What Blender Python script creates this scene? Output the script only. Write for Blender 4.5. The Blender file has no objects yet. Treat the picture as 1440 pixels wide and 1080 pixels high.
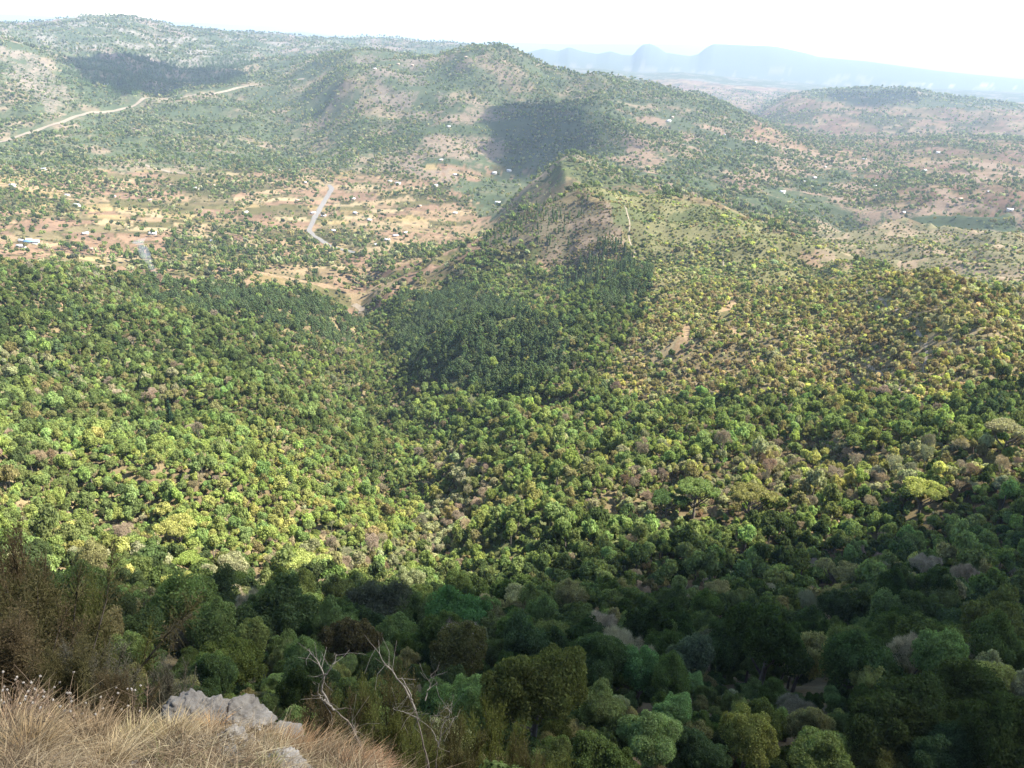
import bpy, math
import numpy as np

RNG = np.random.default_rng(7)
SC = bpy.context.scene
COL = SC.collection

# ------------------------------------------------------------------ camera, world, sun, exposure
PITCH, ROLL = math.radians(22.0), math.radians(2.43)
W0, H0, FPX = 1440.0, 1080.0, 1208.0
FWD = np.array([0.0, math.cos(PITCH), -math.sin(PITCH)])
HOR = np.array([1.0, 0.0, 0.0])
UPV = np.array([0.0, math.sin(PITCH), math.cos(PITCH)])
RGT = math.cos(ROLL) * HOR + math.sin(ROLL) * UPV
UPC = -math.sin(ROLL) * HOR + math.cos(ROLL) * UPV

cam_data = bpy.data.cameras.new('camera')
cam = bpy.data.objects.new('camera', cam_data)
COL.objects.link(cam)
SC.camera = cam
from mathutils import Matrix, Vector
m3 = Matrix((RGT.tolist(), UPC.tolist(), (-FWD).tolist())).transposed()
cam.matrix_world = m3.to_4x4()
cam_data.sensor_fit = 'HORIZONTAL'
cam_data.sensor_width = 36.0
cam_data.lens = FPX / W0 * 36.0
cam_data.clip_start = 0.1
cam_data.clip_end = 200000.0

SUN_EL, SUN_AZ = math.radians(51.0), math.radians(86.0)
SUN = np.array([math.cos(SUN_EL) * math.sin(SUN_AZ), math.cos(SUN_EL) * math.cos(SUN_AZ), math.sin(SUN_EL)])
world = bpy.data.worlds.new('World')
SC.world = world
world.use_nodes = True
wn = world.node_tree
sky = wn.nodes.new('ShaderNodeTexSky')
sky.sky_type = 'NISHITA'
sky.sun_disc = False
sky.sun_elevation = SUN_EL
sky.sun_rotation = SUN_AZ
sky.altitude = 1500.0
sky.air_density = 1.0
sky.dust_density = 1.0
wn.links.new(sky.outputs[0], wn.nodes['Background'].inputs[0])
wn.nodes['Background'].inputs[1].default_value = 0.1

sun_data = bpy.data.lights.new('sun', 'SUN')
sun_data.energy = 5.0
sun_data.angle = math.radians(0.5)
sun_data.color = (1.0, 0.94, 0.84)
sun = bpy.data.objects.new('sun', sun_data)
COL.objects.link(sun)
sun.rotation_euler = Vector((-SUN).tolist()).to_track_quat('-Z', 'Y').to_euler()

SC.view_settings.view_transform = 'Standard'
SC.view_settings.look = 'None'
SC.view_settings.exposure = 1.86
SC.view_settings.gamma = 1.0
SC.view_settings.use_curve_mapping = False
SC.render.engine = 'CYCLES'
SC.cycles.max_bounces = 6
SC.cycles.diffuse_bounces = 3
SC.cycles.transmission_bounces = 3
SC.cycles.transparent_max_bounces = 12
SC.cycles.volume_bounces = 0
SC.cycles.use_denoising = True

HAZE_DENSITY = 6.6e-5
HAZE_TOP = 30.0

# ------------------------------------------------------------------ photograph geometry
def ray(px, py):
    px, py = np.asarray(px, float), np.asarray(py, float)
    d = FWD * FPX + RGT * (px - W0 / 2)[..., None] + UPC * (H0 / 2 - py)[..., None]
    return d / np.linalg.norm(d, axis=-1, keepdims=True)

def polar(px, py):
    """azimuth from +Y (to the right) and tan(elevation) of the line of sight."""
    d = ray(px, py)
    h = np.hypot(d[..., 0], d[..., 1])
    return np.arctan2(d[..., 0], d[..., 1]), d[..., 2] / h

def project(x, y, z):
    p = np.stack([x, y, z], -1)
    w = np.maximum(p @ FWD, 1e-3)
    return W0 / 2 + FPX * (p @ RGT) / w, H0 / 2 - FPX * (p @ UPC) / w

# ------------------------------------------------------------------ noise
def _hash(ix, iy, seed):
    h = (ix.astype(np.int64) * 374761393 + iy.astype(np.int64) * 668265263 + seed * 1442695041) & 0xFFFFFFFF
    h = ((h ^ (h >> 13)) * 1274126177) & 0xFFFFFFFF
    return ((h ^ (h >> 16)) & 0xFFFFFF) / float(0xFFFFFF)

def vnoise(x, y, seed=0):
    ix, iy = np.floor(x), np.floor(y)
    fx, fy = x - ix, y - iy
    fx, fy = fx * fx * fx * (fx * (fx * 6 - 15) + 10), fy * fy * fy * (fy * (fy * 6 - 15) + 10)
    a, b = _hash(ix, iy, seed), _hash(ix + 1, iy, seed)
    c, d = _hash(ix, iy + 1, seed), _hash(ix + 1, iy + 1, seed)
    return (a + (b - a) * fx) * (1 - fy) + (c + (d - c) * fx) * fy

def fbm(x, y, seed=0, octaves=4):
    t, amp, s = 0.0, 0.5, 0.0
    for k in range(octaves):
        t = t + amp * vnoise(x, y, seed + 17 * k); s += amp
        x, y, amp = x * 2.03 + 11.3, y * 2.03 - 7.1, amp * 0.5
    return t / s

def smooth(a, b, x):
    t = np.clip((x - a) / (b - a), 0, 1)
    return t * t * (3 - 2 * t)

def inside(poly, px, py):
    px, py = np.asarray(px, float), np.asarray(py, float)
    r = np.zeros(px.shape, bool)
    n = len(poly)
    for i in range(n):
        (x1, y1), (x2, y2) = poly[i], poly[(i + 1) % n]
        if y1 == y2: continue
        c = ((y1 > py) != (y2 > py)) & (px < (x2 - x1) * (py - y1) / (y2 - y1) + x1)
        r ^= c
    return r

# ------------------------------------------------------------------ the lie of the land: (photo x, photo y, metres away)
CP = [
 # knoll and the drop behind it
 (0,1080,5.6),(120,1080,5.6),(250,1080,5.6),(400,1080,5.8),(520,1085,6.0),
 (0,1010,7.6),(150,1020,7.3),(250,1010,7.3),(330,1005,7.3),(400,1022,7.2),(480,1052,6.9),(545,1085,6.6),
 (60,1000,14),(150,1075,11),(330,1110,10.5),(480,1140,10),(60,985,17),(250,1060,17),(400,1060,20),
 (560,1120,10),(560,1090,18),
 (700,1190,16),(900,1170,20),(1200,1150,28),(1440,1140,32),(700,1150,30),(1000,1130,38),(1300,1110,46),
 (100,960,34),(400,1010,30),(600,1020,34),(800,1010,43),(1000,1000,52),(1200,1000,63),(1440,1000,70),
 (90,905,62),(200,905,66),(400,910,72),(600,910,80),(800,905,93),(1000,900,105),(1200,900,115),(1440,900,125),
 (0,850,88),(60,835,105),(200,830,132),(400,830,138),(600,825,142),(800,820,150),(1000,820,155),(1200,820,160),(1440,820,165),
 (0,750,165),(200,750,180),(400,750,188),(600,750,192),(800,750,190),(1000,750,195),(1200,750,205),(1440,750,210),
 (0,680,220),(200,680,235),(400,680,240),(600,680,245),(800,680,240),(1000,680,245),(1200,680,250),(1440,680,245),
 (0,600,305),(200,600,320),(400,600,330),(560,600,355),(700,600,335),(850,600,320),(1000,600,318),(1200,600,312),(1440,600,300),
 (0,550,370),(200,550,390),(400,550,420),(540,550,460),(700,550,425),(850,550,390),(1000,550,380),(1200,550,368),(1440,550,350),
 (0,500,445),(200,500,480),(400,500,540),(530,500,610),(650,500,560),(800,500,500),(950,500,465),(1100,500,445),(1250,500,428),(1440,500,410),
 (0,450,545),(200,450,600),(350,450,660),(450,450,710),(520,450,800),(620,450,740),(750,450,640),(900,450,575),(1000,450,550),(1100,450,525),(1220,450,505),(1440,450,475),
 (0,415,640),(150,420,690),(300,430,710),(430,430,760),
 # crest of the near right ridge, its shoulder and saddle
 (1440,428,530),(1330,408,565),(1220,398,600),(1120,412,615),(1020,412,660),(960,400,690),(930,382,745),(890,388,730),
 (1440,446,640),(1330,425,680),(1220,415,720),(1120,425,730),
 # crest of the wooded slope on the left and the hollow behind it
 (0,382,760),(100,395,775),(200,402,785),(300,411,795),(400,419,805),(460,427,805),
 (0,385,900),(100,395,900),(200,402,900),(300,410,900),(400,415,900),
 # the pointed ridge
 (825,264,1050),(795,276,1045),(760,293,1035),(700,328,1015),(640,362,985),(600,392,950),(555,412,920),
 (870,273,1085),(940,281,1100),(1000,293,1090),(1060,312,1060),(1120,333,1030),(1170,352,1000),
 (800,350,925),(740,380,890),(855,330,930),(880,352,880),(905,376,790),(820,400,790),(700,400,850),(640,430,800),(560,432,850),
 (1000,350,900),(1100,372,850),(1180,388,800),(1050,400,740),(960,340,930),
 (825,290,1280),(760,315,1230),(700,345,1200),(1000,312,1290),(940,300,1300),(1080,330,1250),
 # hill on the right behind the near ridge
 (1180,326,1350),(1260,319,1400),(1350,327,1390),(1440,341,1370),(1200,375,1050),(1300,400,900),(1300,365,1120),(1440,400,920),
 (1200,335,1560),(1300,333,1600),(1440,352,1560),
 # valley floor
 (0,360,1170),(150,352,1240),(300,350,1260),(450,350,1280),(580,350,1290),(0,300,1480),(200,300,1500),(400,300,1540),(600,300,1580),(700,295,1620),
 (0,250,1820),(200,250,1880),(400,250,1920),(550,250,1900),(680,268,1800),(740,268,1720),(500,400,1060),(300,387,1080),(420,392,1070),(150,375,1110),(530,425,930),
 # small lit spur in front of the central hill
 (803,219,1520),(745,258,1540),(850,237,1510),(900,263,1480),(803,240,1720),(760,262,1700),(870,250,1700),
 # central hill
 (690,68,3000),(640,76,3050),(600,86,3100),(540,96,3000),(490,100,2950),(550,150,2600),(620,200,2150),(500,200,2300),(560,230,2030),
 (700,150,2600),(700,200,2200),(740,130,2750),(800,160,2450),(830,190,2150),(730,76,3050),(760,93,3100),(850,112,3150),(950,132,3200),(1010,150,3200),
 (900,170,2550),(950,200,2250),(1000,230,1980),(900,225,1900),(1050,262,1780),(1100,300,1560),(1150,262,2000),(1050,200,2450),(1120,230,2250),(1180,290,1800),
 (690,90,4000),(600,95,4000),(850,125,4000),
 # hill range on the left
 (100,225,2150),(300,200,2450),(450,172,2750),(0,200,2400),(150,165,2850),(300,135,3250),(420,115,3400),(0,135,2950),(100,118,3300),(200,112,3650),(350,106,3850),
 (0,66,3650),(50,70,3900),(0,45,5400),(100,35,5600),(190,31,5700),(225,41,5750),(320,51,5900),(400,59,6000),(480,57,6400),(560,60,6800),(640,69,7000),
 (60,80,4500),(250,78,4800),(450,92,4200),(560,78,5200),(400,80,5000),
 # plain on the right
 (1300,250,2250),(1440,250,2330),(1300,200,3150),(1440,200,3350),(1440,300,1790),(1200,210,2900),(1100,185,3300),(1300,290,1800),
]
CP = np.array(CP, float)
CP[:13, 1] += np.where(CP[:13, 2] < 6.3, 10, 30)
# the valley axis: a line of its own, deeper than its two sides
AXIS = np.array([(515,450,930),(532,500,730),(550,550,590),(580,600,470),(622,680,318),(592,750,240)], float)
_drop = np.zeros(len(CP), bool)
for ax, ay, aR in AXIS: _drop |= (np.abs(CP[:, 1] - ay) < 12) & (np.abs(CP[:, 0] - ax) < 85)
CP = np.vstack([CP[~_drop], AXIS])
for y_, f_ in ((600, .93), (550, 1.06)):
    k_ = (CP[:, 1] == y_) & (CP[:, 0] >= 1000); CP[k_, 2] *= f_
CP = np.vstack([CP, np.array([(665,70,3020),(620,84,3080),(575,92,3080),(515,98,2980),(712,70,3030),(745,84,3080),(790,101,3120),(820,106,3130),(900,122,3180),
 (150,32,5660),(260,46,5800),(360,56,5950),(440,57,6200),(520,57,6600),(600,64,6900),(50,40,5500)], float)])
cth, cte = polar(CP[:, 0], CP[:, 1])
def smooth(a, b, x):
    t = np.clip((x - a) / (b - a), 0, 1)
    return t * t * (3 - 2 * t)
# these points were read off the tree tops: the ground lies a few metres lower
cte = cte - 5.0 * smooth(12, 26, CP[:, 2]) * (1 - smooth(300, 620, CP[:, 2])) / CP[:, 2]
extra = []
for th in (-45, -30, -15, 0, 15, 30, 45):
    t = math.radians(th)
    left = th < -8
    for R, z in ((0.5, -1.72), (2.0, -2.35), (4.0, -4.6 if left else -5.2)):
        extra.append((t, R, z / R))
    if not left: extra.append((t, 9.0, -11.5 / 9))
    for R in (10000, 16000, 30000, 60000, 90000):
        extra.append((t, R, -335.0 / R))
for th in (8, 15, 22, 30, 40):
    for R in (4500, 6500):
        extra.append((math.radians(th), R, -335.0 / R))
for th, tab in ((-44, ((90, -62), (200, -95), (400, -150), (800, -215), (1500, -320), (2500, -250), (5000, -40))),
                (44, ((60, -50), (150, -95), (300, -130), (600, -190), (1300, -300), (2500, -330)))):
    for R, z in tab: extra.append((math.radians(th), R, z / R))
extra = np.array(extra)
NT = np.concatenate([cth, extra[:, 0]]); NL = np.log(np.concatenate([CP[:, 2], extra[:, 1]])); NV = np.concatenate([cte, extra[:, 2]])
KT = 3.2

def _phi(a, b):
    r2 = (a[:, None, 0] - b[None, :, 0]) ** 2 + (a[:, None, 1] - b[None, :, 1]) ** 2
    return 0.5 * r2 * np.log(r2 + 1e-12)

NODES = np.stack([NT * KT, NL], -1)
n = len(NODES)
A = np.zeros((n + 3, n + 3))
A[:n, :n] = _phi(NODES, NODES) + np.eye(n) * 3e-5
A[:n, n] = 1; A[:n, n + 1:] = NODES
A[n, :n] = 1; A[n + 1:, :n] = NODES.T
TPS = np.linalg.solve(A, np.concatenate([NV, np.zeros(3)]))

def tps(th, lr):
    q = np.stack([th * KT, lr], -1)
    out = np.empty(len(q))
    for i in range(0, len(q), 20000):
        s = q[i:i + 20000]
        out[i:i + 20000] = _phi(s, NODES) @ TPS[:n] + TPS[n] + s @ TPS[n + 1:]
    return out

# silhouettes of the far ranges: photo points along each skyline, distance, spread in log distance
FAR = [
 (12500, 0.16, [(660,100),(700,88),(740,74),(765,68),(785,72),(800,66),(818,72),(840,76),(858,72),(875,77),(890,78),(897,68),(905,62),(914,61),(925,66),(936,74),(950,76),(970,79),(982,76),(990,69),(1003,61),(1030,58),(1060,60),(1100,67),(1130,74),(1150,80),(1180,83),(1215,86),(1260,92),(1320,100),(1400,108),(1500,118)]),
 (8300, 0.17, [(700,115),(740,100),(800,96),(850,98),(900,104),(960,102),(1010,108),(1060,112),(1120,118),(1200,125),(1300,126),(1400,130),(1500,135)]),
 (5000, 0.2, [(1010,190),(1050,170),(1085,150),(1110,137),(1150,129),(1200,126),(1240,125),(1290,128),(1330,137),(1380,143),(1440,152),(1500,160),(1560,175)]),
 (26000, 0.12, [(-100,45),(0,42),(200,50),(380,48),(420,44),(480,52),(560,56),(650,60),(720,60),(800,62),(960,62),(1100,72),(1250,80),(1440,93),(1540,100)]),
]
FARP = []
for R0, sp, pts in FAR:
    a, b = polar([p[0] for p in pts], [p[1] for p in pts])
    FARP.append((R0, sp, a, b * R0))

def relief(th, lr):
    """gullies, spurs and lumps laid over the fitted land (metres)"""
    R = np.exp(lr)
    x, y = R * np.sin(th), R * np.cos(th)
    wx = x + 60 * (fbm(x / 260, y / 260, 91, 2) - .5); wy = y + 60 * (fbm(x / 260, y / 260, 92, 2) - .5)
    deg = math.radians
    hilly = smooth(1900, 2800, R) * smooth(deg(9), deg(1), th) + 0.6 * smooth(1500, 2000, R) * smooth(9000, 4000, R) * smooth(deg(-8), deg(-2), th) * smooth(deg(17), deg(10), th)
    rid = 1 - np.abs(2 * fbm(wx / 520, wy / 520, 5, 4) - 1) * 2
    z = hilly * (rid - .6) * 46
    mid = smooth(330, 650, R) * smooth(2600, 1400, R)
    rid2 = 1 - np.abs(2 * fbm(wx / 130, wy / 130, 8, 3) - 1) * 2
    valley = smooth(1050, 1200, R) * smooth(deg(4), deg(-3), th)
    z = z + mid * (1 - .8 * valley) * (rid2 - .5) * 17
    rid3 = 1 - np.abs(2 * fbm(wx / 95, wy / 95, 18, 3) - 1) * 2
    z = z + smooth(60, 200, R) * smooth(800, 450, R) * (rid3 - .5) * 13
    z = z + smooth(3, 12, R) * smooth(300, 60, R) * (fbm(x / 7, y / 7, 12, 3) - .5) * np.minimum(R * .03, 1.0)
    z = z + smooth(1.5, 4, R) * smooth(14, 9, R) * (fbm(x / .8, y / .8, 13, 4) - .5) * .28
    return z

TPS = np.linalg.solve(A, np.concatenate([NV - relief(NT, NL) / np.exp(NL), np.zeros(3)]))

def terrain_z(th, lr):
    R = np.exp(lr)
    tc = np.clip(th, -math.radians(46), math.radians(46))
    x, y = R * np.sin(th), R * np.cos(th)
    z = tps(tc, lr) * R + relief(th, lr)
    for R0, sp, a, zt in FARP:
        top = np.interp(tc, a, zt, left=-400, right=-400)
        w = np.exp(-((lr - math.log(R0)) / sp) ** 2)
        edge = 1.0
        low = -340.0
        rr = (1 - np.abs(2 * fbm(x / (R0 * .09), y / (R0 * .09), int(R0) % 97, 4) - 1) * 2)
        bump = low + (top - low) * w + (1 - w) * w * 4 * (rr - .5) * .16 * np.maximum(top - low, 0)
        z = np.where(lr > math.log(R0) - 2.2 * sp, np.maximum(z, bump), z)
    # land behind the viewpoint: the top of the escarpment
    back = smooth(math.radians(60), math.radians(110), np.abs(th))
    zb = -1.7 - 4 * fbm(x / 60, y / 60, 31, 3) * smooth(2, 30, R)
    return z * (1 - back) + zb * back

NR = 860
thf = np.radians(np.linspace(-45, 45, 701))
thb = np.radians(np.linspace(45, 315, 91))[1:-1]
TH = np.concatenate([thf, thb]); TH2 = np.where(TH > math.pi, TH - 2 * math.pi, TH)
lr_knots = np.concatenate([np.linspace(math.log(.4), math.log(4), 30)[:-1], np.linspace(math.log(4), math.log(9000), 770)[:-1], np.linspace(math.log(9000), math.log(90000), NR - 798)])
LR = lr_knots; NR = len(LR)
gt, gl = np.meshgrid(TH2, LR, indexing='ij')
GZ = terrain_z(gt.ravel(), gl.ravel()).reshape(gt.shape)
GZ = np.minimum(GZ, HAZE_TOP - 12)
NF = len(thf)

def zat(th, R):
    """height of the ground (inside the front sector)"""
    th, R = np.asarray(th, float), np.asarray(R, float)
    u = np.clip((th - thf[0]) / (thf[1] - thf[0]), 0, NF - 1.001)
    i = u.astype(int); fu = u - i
    lr = np.clip(np.log(R), LR[0], LR[-1] - 1e-6)
    j = np.clip(np.searchsorted(LR, lr, side='right') - 1, 0, NR - 2); fv = (lr - LR[j]) / (LR[j + 1] - LR[j])
    z = GZ[:NF]
    return (z[i, j] * (1 - fu) + z[i + 1, j] * fu) * (1 - fv) + (z[i, j + 1] * (1 - fu) + z[i + 1, j + 1] * fu) * fv

ELEV = GZ[:NF] / np.exp(LR)[None, :]
EMAX = np.maximum.accumulate(ELEV, axis=1)

def hit(px, py):
    """where the line of sight through a photo point first meets the ground -> (theta, R)"""
    th, te = polar(np.array(px, float), np.array(py, float))
    th = np.atleast_1d(th); te = np.atleast_1d(te)
    i = np.clip(np.round((th - thf[0]) / (thf[1] - thf[0])).astype(int), 0, NF - 1)
    R = np.empty(len(th))
    for k in range(len(th)):
        e = EMAX[i[k]]
        j = int(np.searchsorted(e, te[k]))
        if j <= 0 or j >= NR: R[k] = math.exp(LR[-1]) if j else 1.0; continue
        f = (te[k] - e[j - 1]) / max(e[j] - e[j - 1], 1e-9)
        R[k] = math.exp(LR[j - 1] + min(max(f, 0), 1) * (LR[j] - LR[j - 1]))
    return th, R

def ground_point(px, py):
    th, R = hit([px], [py])
    return np.array([R[0] * math.sin(th[0]), R[0] * math.cos(th[0]), float(zat(th, R)[0])])

def at_distance(px, py, R):
    """the ground under the line of sight of a photo column at a given distance"""
    th, te = polar(np.array([px], float), np.array([py], float))
    return np.array([R * math.sin(th[0]), R * math.cos(th[0]), float(zat(th, np.array([R]))[0])])

def hidden(th, R, top):
    """True where a thing of height TOP above the ground is behind nearer ground"""
    i = np.clip(np.round((th - thf[0]) / (thf[1] - thf[0])).astype(int), 0, NF - 1)
    j = np.clip(np.searchsorted(LR, np.log(R)) - 2, 0, NR - 1)
    return (zat(th, R) + top) / R < EMAX[i, j] - 0.0004

# ------------------------------------------------------------------ materials
def nmat(name):
    m = bpy.data.materials.new(name); m.use_nodes = True
    nt = m.node_tree; nt.nodes.clear()
    out = nt.nodes.new('ShaderNodeOutputMaterial')
    return m, nt, out

def N(nt, kind, **kw):
    nd = nt.nodes.new(kind)
    for k, v in kw.items():
        if k.startswith('i_'):
            key = k[2:]
            nd.inputs[int(key) if key.isdigit() else key.replace('_', ' ')].default_value = v
        else: setattr(nd, k, v)
    return nd

def foliage_material(name, translucent=0.28, default=(.08, .1, .04)):
    m, nt, out = nmat(name)
    L = nt.links.new
    at = N(nt, 'ShaderNodeAttribute', attribute_type='INSTANCER', attribute_name='tint')
    geo = N(nt, 'ShaderNodeNewGeometry')
    tc = N(nt, 'ShaderNodeTexCoord')
    no = N(nt, 'ShaderNodeTexNoise', i_Scale=2.3, i_Detail=3.0)
    L(tc.outputs['Object'], no.inputs['Vector'])
    ra = N(nt, 'ShaderNodeMapRange', i_1=0.0, i_2=1.0, i_3=0.6, i_4=1.4)
    L(geo.outputs['Random Per Island'], ra.inputs[0])
    rb = N(nt, 'ShaderNodeMapRange', i_1=0.3, i_2=0.7, i_3=0.72, i_4=1.28)
    L(no.outputs[0], rb.inputs[0])
    mu = N(nt, 'ShaderNodeMath', operation='MULTIPLY'); L(ra.outputs[0], mu.inputs[0]); L(rb.outputs[0], mu.inputs[1])
    mx = N(nt, 'ShaderNodeVectorMath', operation='SCALE'); L(at.outputs['Vector'], mx.inputs[0]); L(mu.outputs[0], mx.inputs['Scale'])
    warm = N(nt, 'ShaderNodeHueSaturation'); L(mx.outputs[0], warm.inputs['Color'])
    hr = N(nt, 'ShaderNodeMapRange', i_1=0.3, i_2=0.7, i_3=0.493, i_4=0.508); L(no.outputs[0], hr.inputs[0]); L(hr.outputs[0], warm.inputs['Hue'])
    df = N(nt, 'ShaderNodeBsdfDiffuse', i_Roughness=0.5); L(warm.outputs[0], df.inputs['Color'])
    tr = N(nt, 'ShaderNodeBsdfTranslucent')
    ye = N(nt, 'ShaderNodeVectorMath', operation='MULTIPLY'); ye.inputs[1].default_value = (1.15, 1.2, .7)
    L(warm.outputs[0], ye.inputs[0]); L(ye.outputs[0], tr.inputs['Color'])
    m1 = N(nt, 'ShaderNodeMixShader', i_0=translucent); L(df.outputs[0], m1.inputs[1]); L(tr.outputs[0], m1.inputs[2])
    L(m1.outputs[0], out.inputs[0])
    return m

def bark_material(name, c1, c2, scale=6.0):
    m, nt, out = nmat(name)
    L = nt.links.new
    tc = N(nt, 'ShaderNodeTexCoord')
    mp = N(nt, 'ShaderNodeMapping'); mp.inputs['Scale'].default_value = (scale, scale, scale * .3)
    no = N(nt, 'ShaderNodeTexNoise', i_Scale=3.0, i_Detail=6.0, i_Roughness=.7)
    L(tc.outputs['Object'], mp.inputs[0]); L(mp.outputs[0], no.inputs['Vector'])
    cr = N(nt, 'ShaderNodeValToRGB'); cr.color_ramp.elements[0].position = .35; cr.color_ramp.elements[1].position = .65
    cr.color_ramp.elements[0].color = (*c1, 1); cr.color_ramp.elements[1].color = (*c2, 1)
    L(no.outputs[0], cr.inputs[0])
    bs = N(nt, 'ShaderNodeBsdfPrincipled', i_Roughness=.9); L(cr.outputs[0], bs.inputs['Base Color'])
    bp = N(nt, 'ShaderNodeBump', i_Strength=.6, i_Distance=.03); L(no.outputs[0], bp.inputs['Height']); L(bp.outputs[0], bs.inputs['Normal'])
    L(bs.outputs[0], out.inputs[0])
    return m

LEAF = foliage_material('leaf_foliage', .4)
NEEDLE = foliage_material('needle_foliage', .12)
TWIG = foliage_material('dry_twigs', .0)
BARK = bark_material('grey_brown_bark', (.05, .04, .03), (.16, .13, .10))
PALE_BARK = bark_material('pale_dead_wood', (.09, .078, .06), (.22, .195, .165), 10)
DARK_BARK = bark_material('dark_twig_bark', (.03, .025, .018), (.09, .07, .05))

def plain_noise(name, c1, c2, scale, rough=.9, bump=.0, dist=.02, detail=6.0):
    m, nt, out = nmat(name)
    L = nt.links.new
    tc = N(nt, 'ShaderNodeTexCoord')
    no = N(nt, 'ShaderNodeTexNoise', i_Scale=scale, i_Detail=detail, i_Roughness=.65); L(tc.outputs['Object'], no.inputs['Vector'])
    cr = N(nt, 'ShaderNodeValToRGB'); cr.color_ramp.elements[0].position = .35; cr.color_ramp.elements[1].position = .65
    cr.color_ramp.elements[0].color = (*c1, 1); cr.color_ramp.elements[1].color = (*c2, 1)
    L(no.outputs[0], cr.inputs[0])
    bs = N(nt, 'ShaderNodeBsdfPrincipled', i_Roughness=rough); L(cr.outputs[0], bs.inputs['Base Color'])
    if bump:
        bp = N(nt, 'ShaderNodeBump', i_Strength=bump, i_Distance=dist); L(no.outputs[0], bp.inputs['Height']); L(bp.outputs[0], bs.inputs['Normal'])
    L(bs.outputs[0], out.inputs[0])
    return m

# ------------------------------------------------------------------ mesh helpers
def mesh_from(name, verts, faces, mats, mat_idx=None, smooth_faces=False):
    """verts (n,3); faces: list of arrays (k,3) or (k,4)"""
    me = bpy.data.meshes.new(name)
    verts = np.asarray(verts, np.float32)
    if isinstance(faces, np.ndarray): faces = [faces]
    tot = [f for f in faces if len(f)]
    loops = np.concatenate([f.ravel() for f in tot]).astype(np.int32)
    cnt = np.concatenate([np.full(len(f), f.shape[1]) for f in tot]).astype(np.int32)
    start = np.concatenate([[0], np.cumsum(cnt)[:-1]]).astype(np.int32)
    me.vertices.add(len(verts)); me.vertices.foreach_set('co', verts.ravel())
    me.loops.add(len(loops)); me.loops.foreach_set('vertex_index', loops)
    me.polygons.add(len(cnt)); me.polygons.foreach_set('loop_start', start); me.polygons.foreach_set('loop_total', cnt)
    if mat_idx is not None: me.polygons.foreach_set('material_index', np.asarray(mat_idx, np.int32))
    if smooth_faces is not False:
        s = np.ones(len(cnt), bool) if smooth_faces is True else np.asarray(smooth_faces, bool)
        me.polygons.foreach_set('use_smooth', s)
    for m in mats: me.materials.append(m)
    me.update(calc_edges=True); me.validate()
    return me

def obj(name, me, parent=None, loc=None, rot=None, scale=None):
    o = bpy.data.objects.new(name, me); COL.objects.link(o)
    if parent is not None: o.parent = parent
    if loc is not None: o.location = loc
    if rot is not None: o.rotation_euler = rot
    if scale is not None: o.scale = scale
    return o

def tag(o, label=None, cat=None, group=None, kind=None):
    if label: o['label'] = label
    if cat: o['category'] = cat
    if group: o['group'] = group
    if kind: o['kind'] = kind
    return o

class MB:
    """collects triangles and quads"""
    def __init__(s): s.v = []; s.q = []; s.t = []; s.n = 0; s.qm = []; s.tm = []
    def add(s, v, f, mat=0):
        f = np.asarray(f)
        (s.q if f.shape[1] == 4 else s.t).append(f + s.n)
        (s.qm if f.shape[1] == 4 else s.tm).append(np.full(len(f), mat))
        s.v.append(np.asarray(v, float)); s.n += len(v)
    def mesh(s, name, mats, smooth_faces=False):
        faces = []; mi = []
        if s.q: faces.append(np.concatenate(s.q)); mi.append(np.concatenate(s.qm))
        if s.t: faces.append(np.concatenate(s.t)); mi.append(np.concatenate(s.tm))
        return mesh_from(name, np.concatenate(s.v), faces, mats, np.concatenate(mi), smooth_faces)

def unit(v): return v / np.maximum(np.linalg.norm(v, axis=-1, keepdims=True), 1e-9)

def tube(mb, pts, radii, sides=5, mat=0):
    pts = np.asarray(pts, float); k = len(pts)
    d = unit(np.gradient(pts, axis=0))
    ref = np.where(np.abs(d[:, 2:3]) > .9, np.array([[1., 0, 0]]), np.array([[0, 0, 1.]]))
    a = unit(np.cross(d, ref)); b = np.cross(d, a)
    ang = np.linspace(0, 2 * np.pi, sides, endpoint=False)
    ring = pts[:, None] + np.asarray(radii)[:, None, None] * (np.cos(ang)[None, :, None] * a[:, None] + np.sin(ang)[None, :, None] * b[:, None])
    v = ring.reshape(-1, 3)
    f = []
    for i in range(k - 1):
        for j in range(sides):
            f.append((i * sides + j, i * sides + (j + 1) % sides, (i + 1) * sides + (j + 1) % sides, (i + 1) * sides + j))
    mb.add(v, np.array(f), mat)

def ico(sub):
    t = (1 + 5 ** .5) / 2
    v = [(-1, t, 0), (1, t, 0), (-1, -t, 0), (1, -t, 0), (0, -1, t), (0, 1, t), (0, -1, -t), (0, 1, -t), (t, 0, -1), (t, 0, 1), (-t, 0, -1), (-t, 0, 1)]
    f = [(0, 11, 5), (0, 5, 1), (0, 1, 7), (0, 7, 10), (0, 10, 11), (1, 5, 9), (5, 11, 4), (11, 10, 2), (10, 7, 6), (7, 1, 8), (3, 9, 4), (3, 4, 2), (3, 2, 6), (3, 6, 8), (3, 8, 9), (4, 9, 5), (2, 4, 11), (6, 2, 10), (8, 6, 7), (9, 8, 1)]
    v = [np.array(p) / np.linalg.norm(p) for p in v]
    for _ in range(sub):
        cache = {}; nf = []
        def mid(a, b):
            k = (min(a, b), max(a, b))
            if k not in cache:
                p = v[a] + v[b]; v.append(p / np.linalg.norm(p)); cache[k] = len(v) - 1
            return cache[k]
        for a, b, c in f:
            ab, bc, ca = mid(a, b), mid(b, c), mid(c, a)
            nf += [(a, ab, ca), (b, bc, ab), (c, ca, bc), (ab, bc, ca)]
        f = nf
    return np.array(v), np.array(f)
ICO0, ICO1, ICO2, ICO4 = ico(0), ico(1), ico(2), ico(4)

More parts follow.
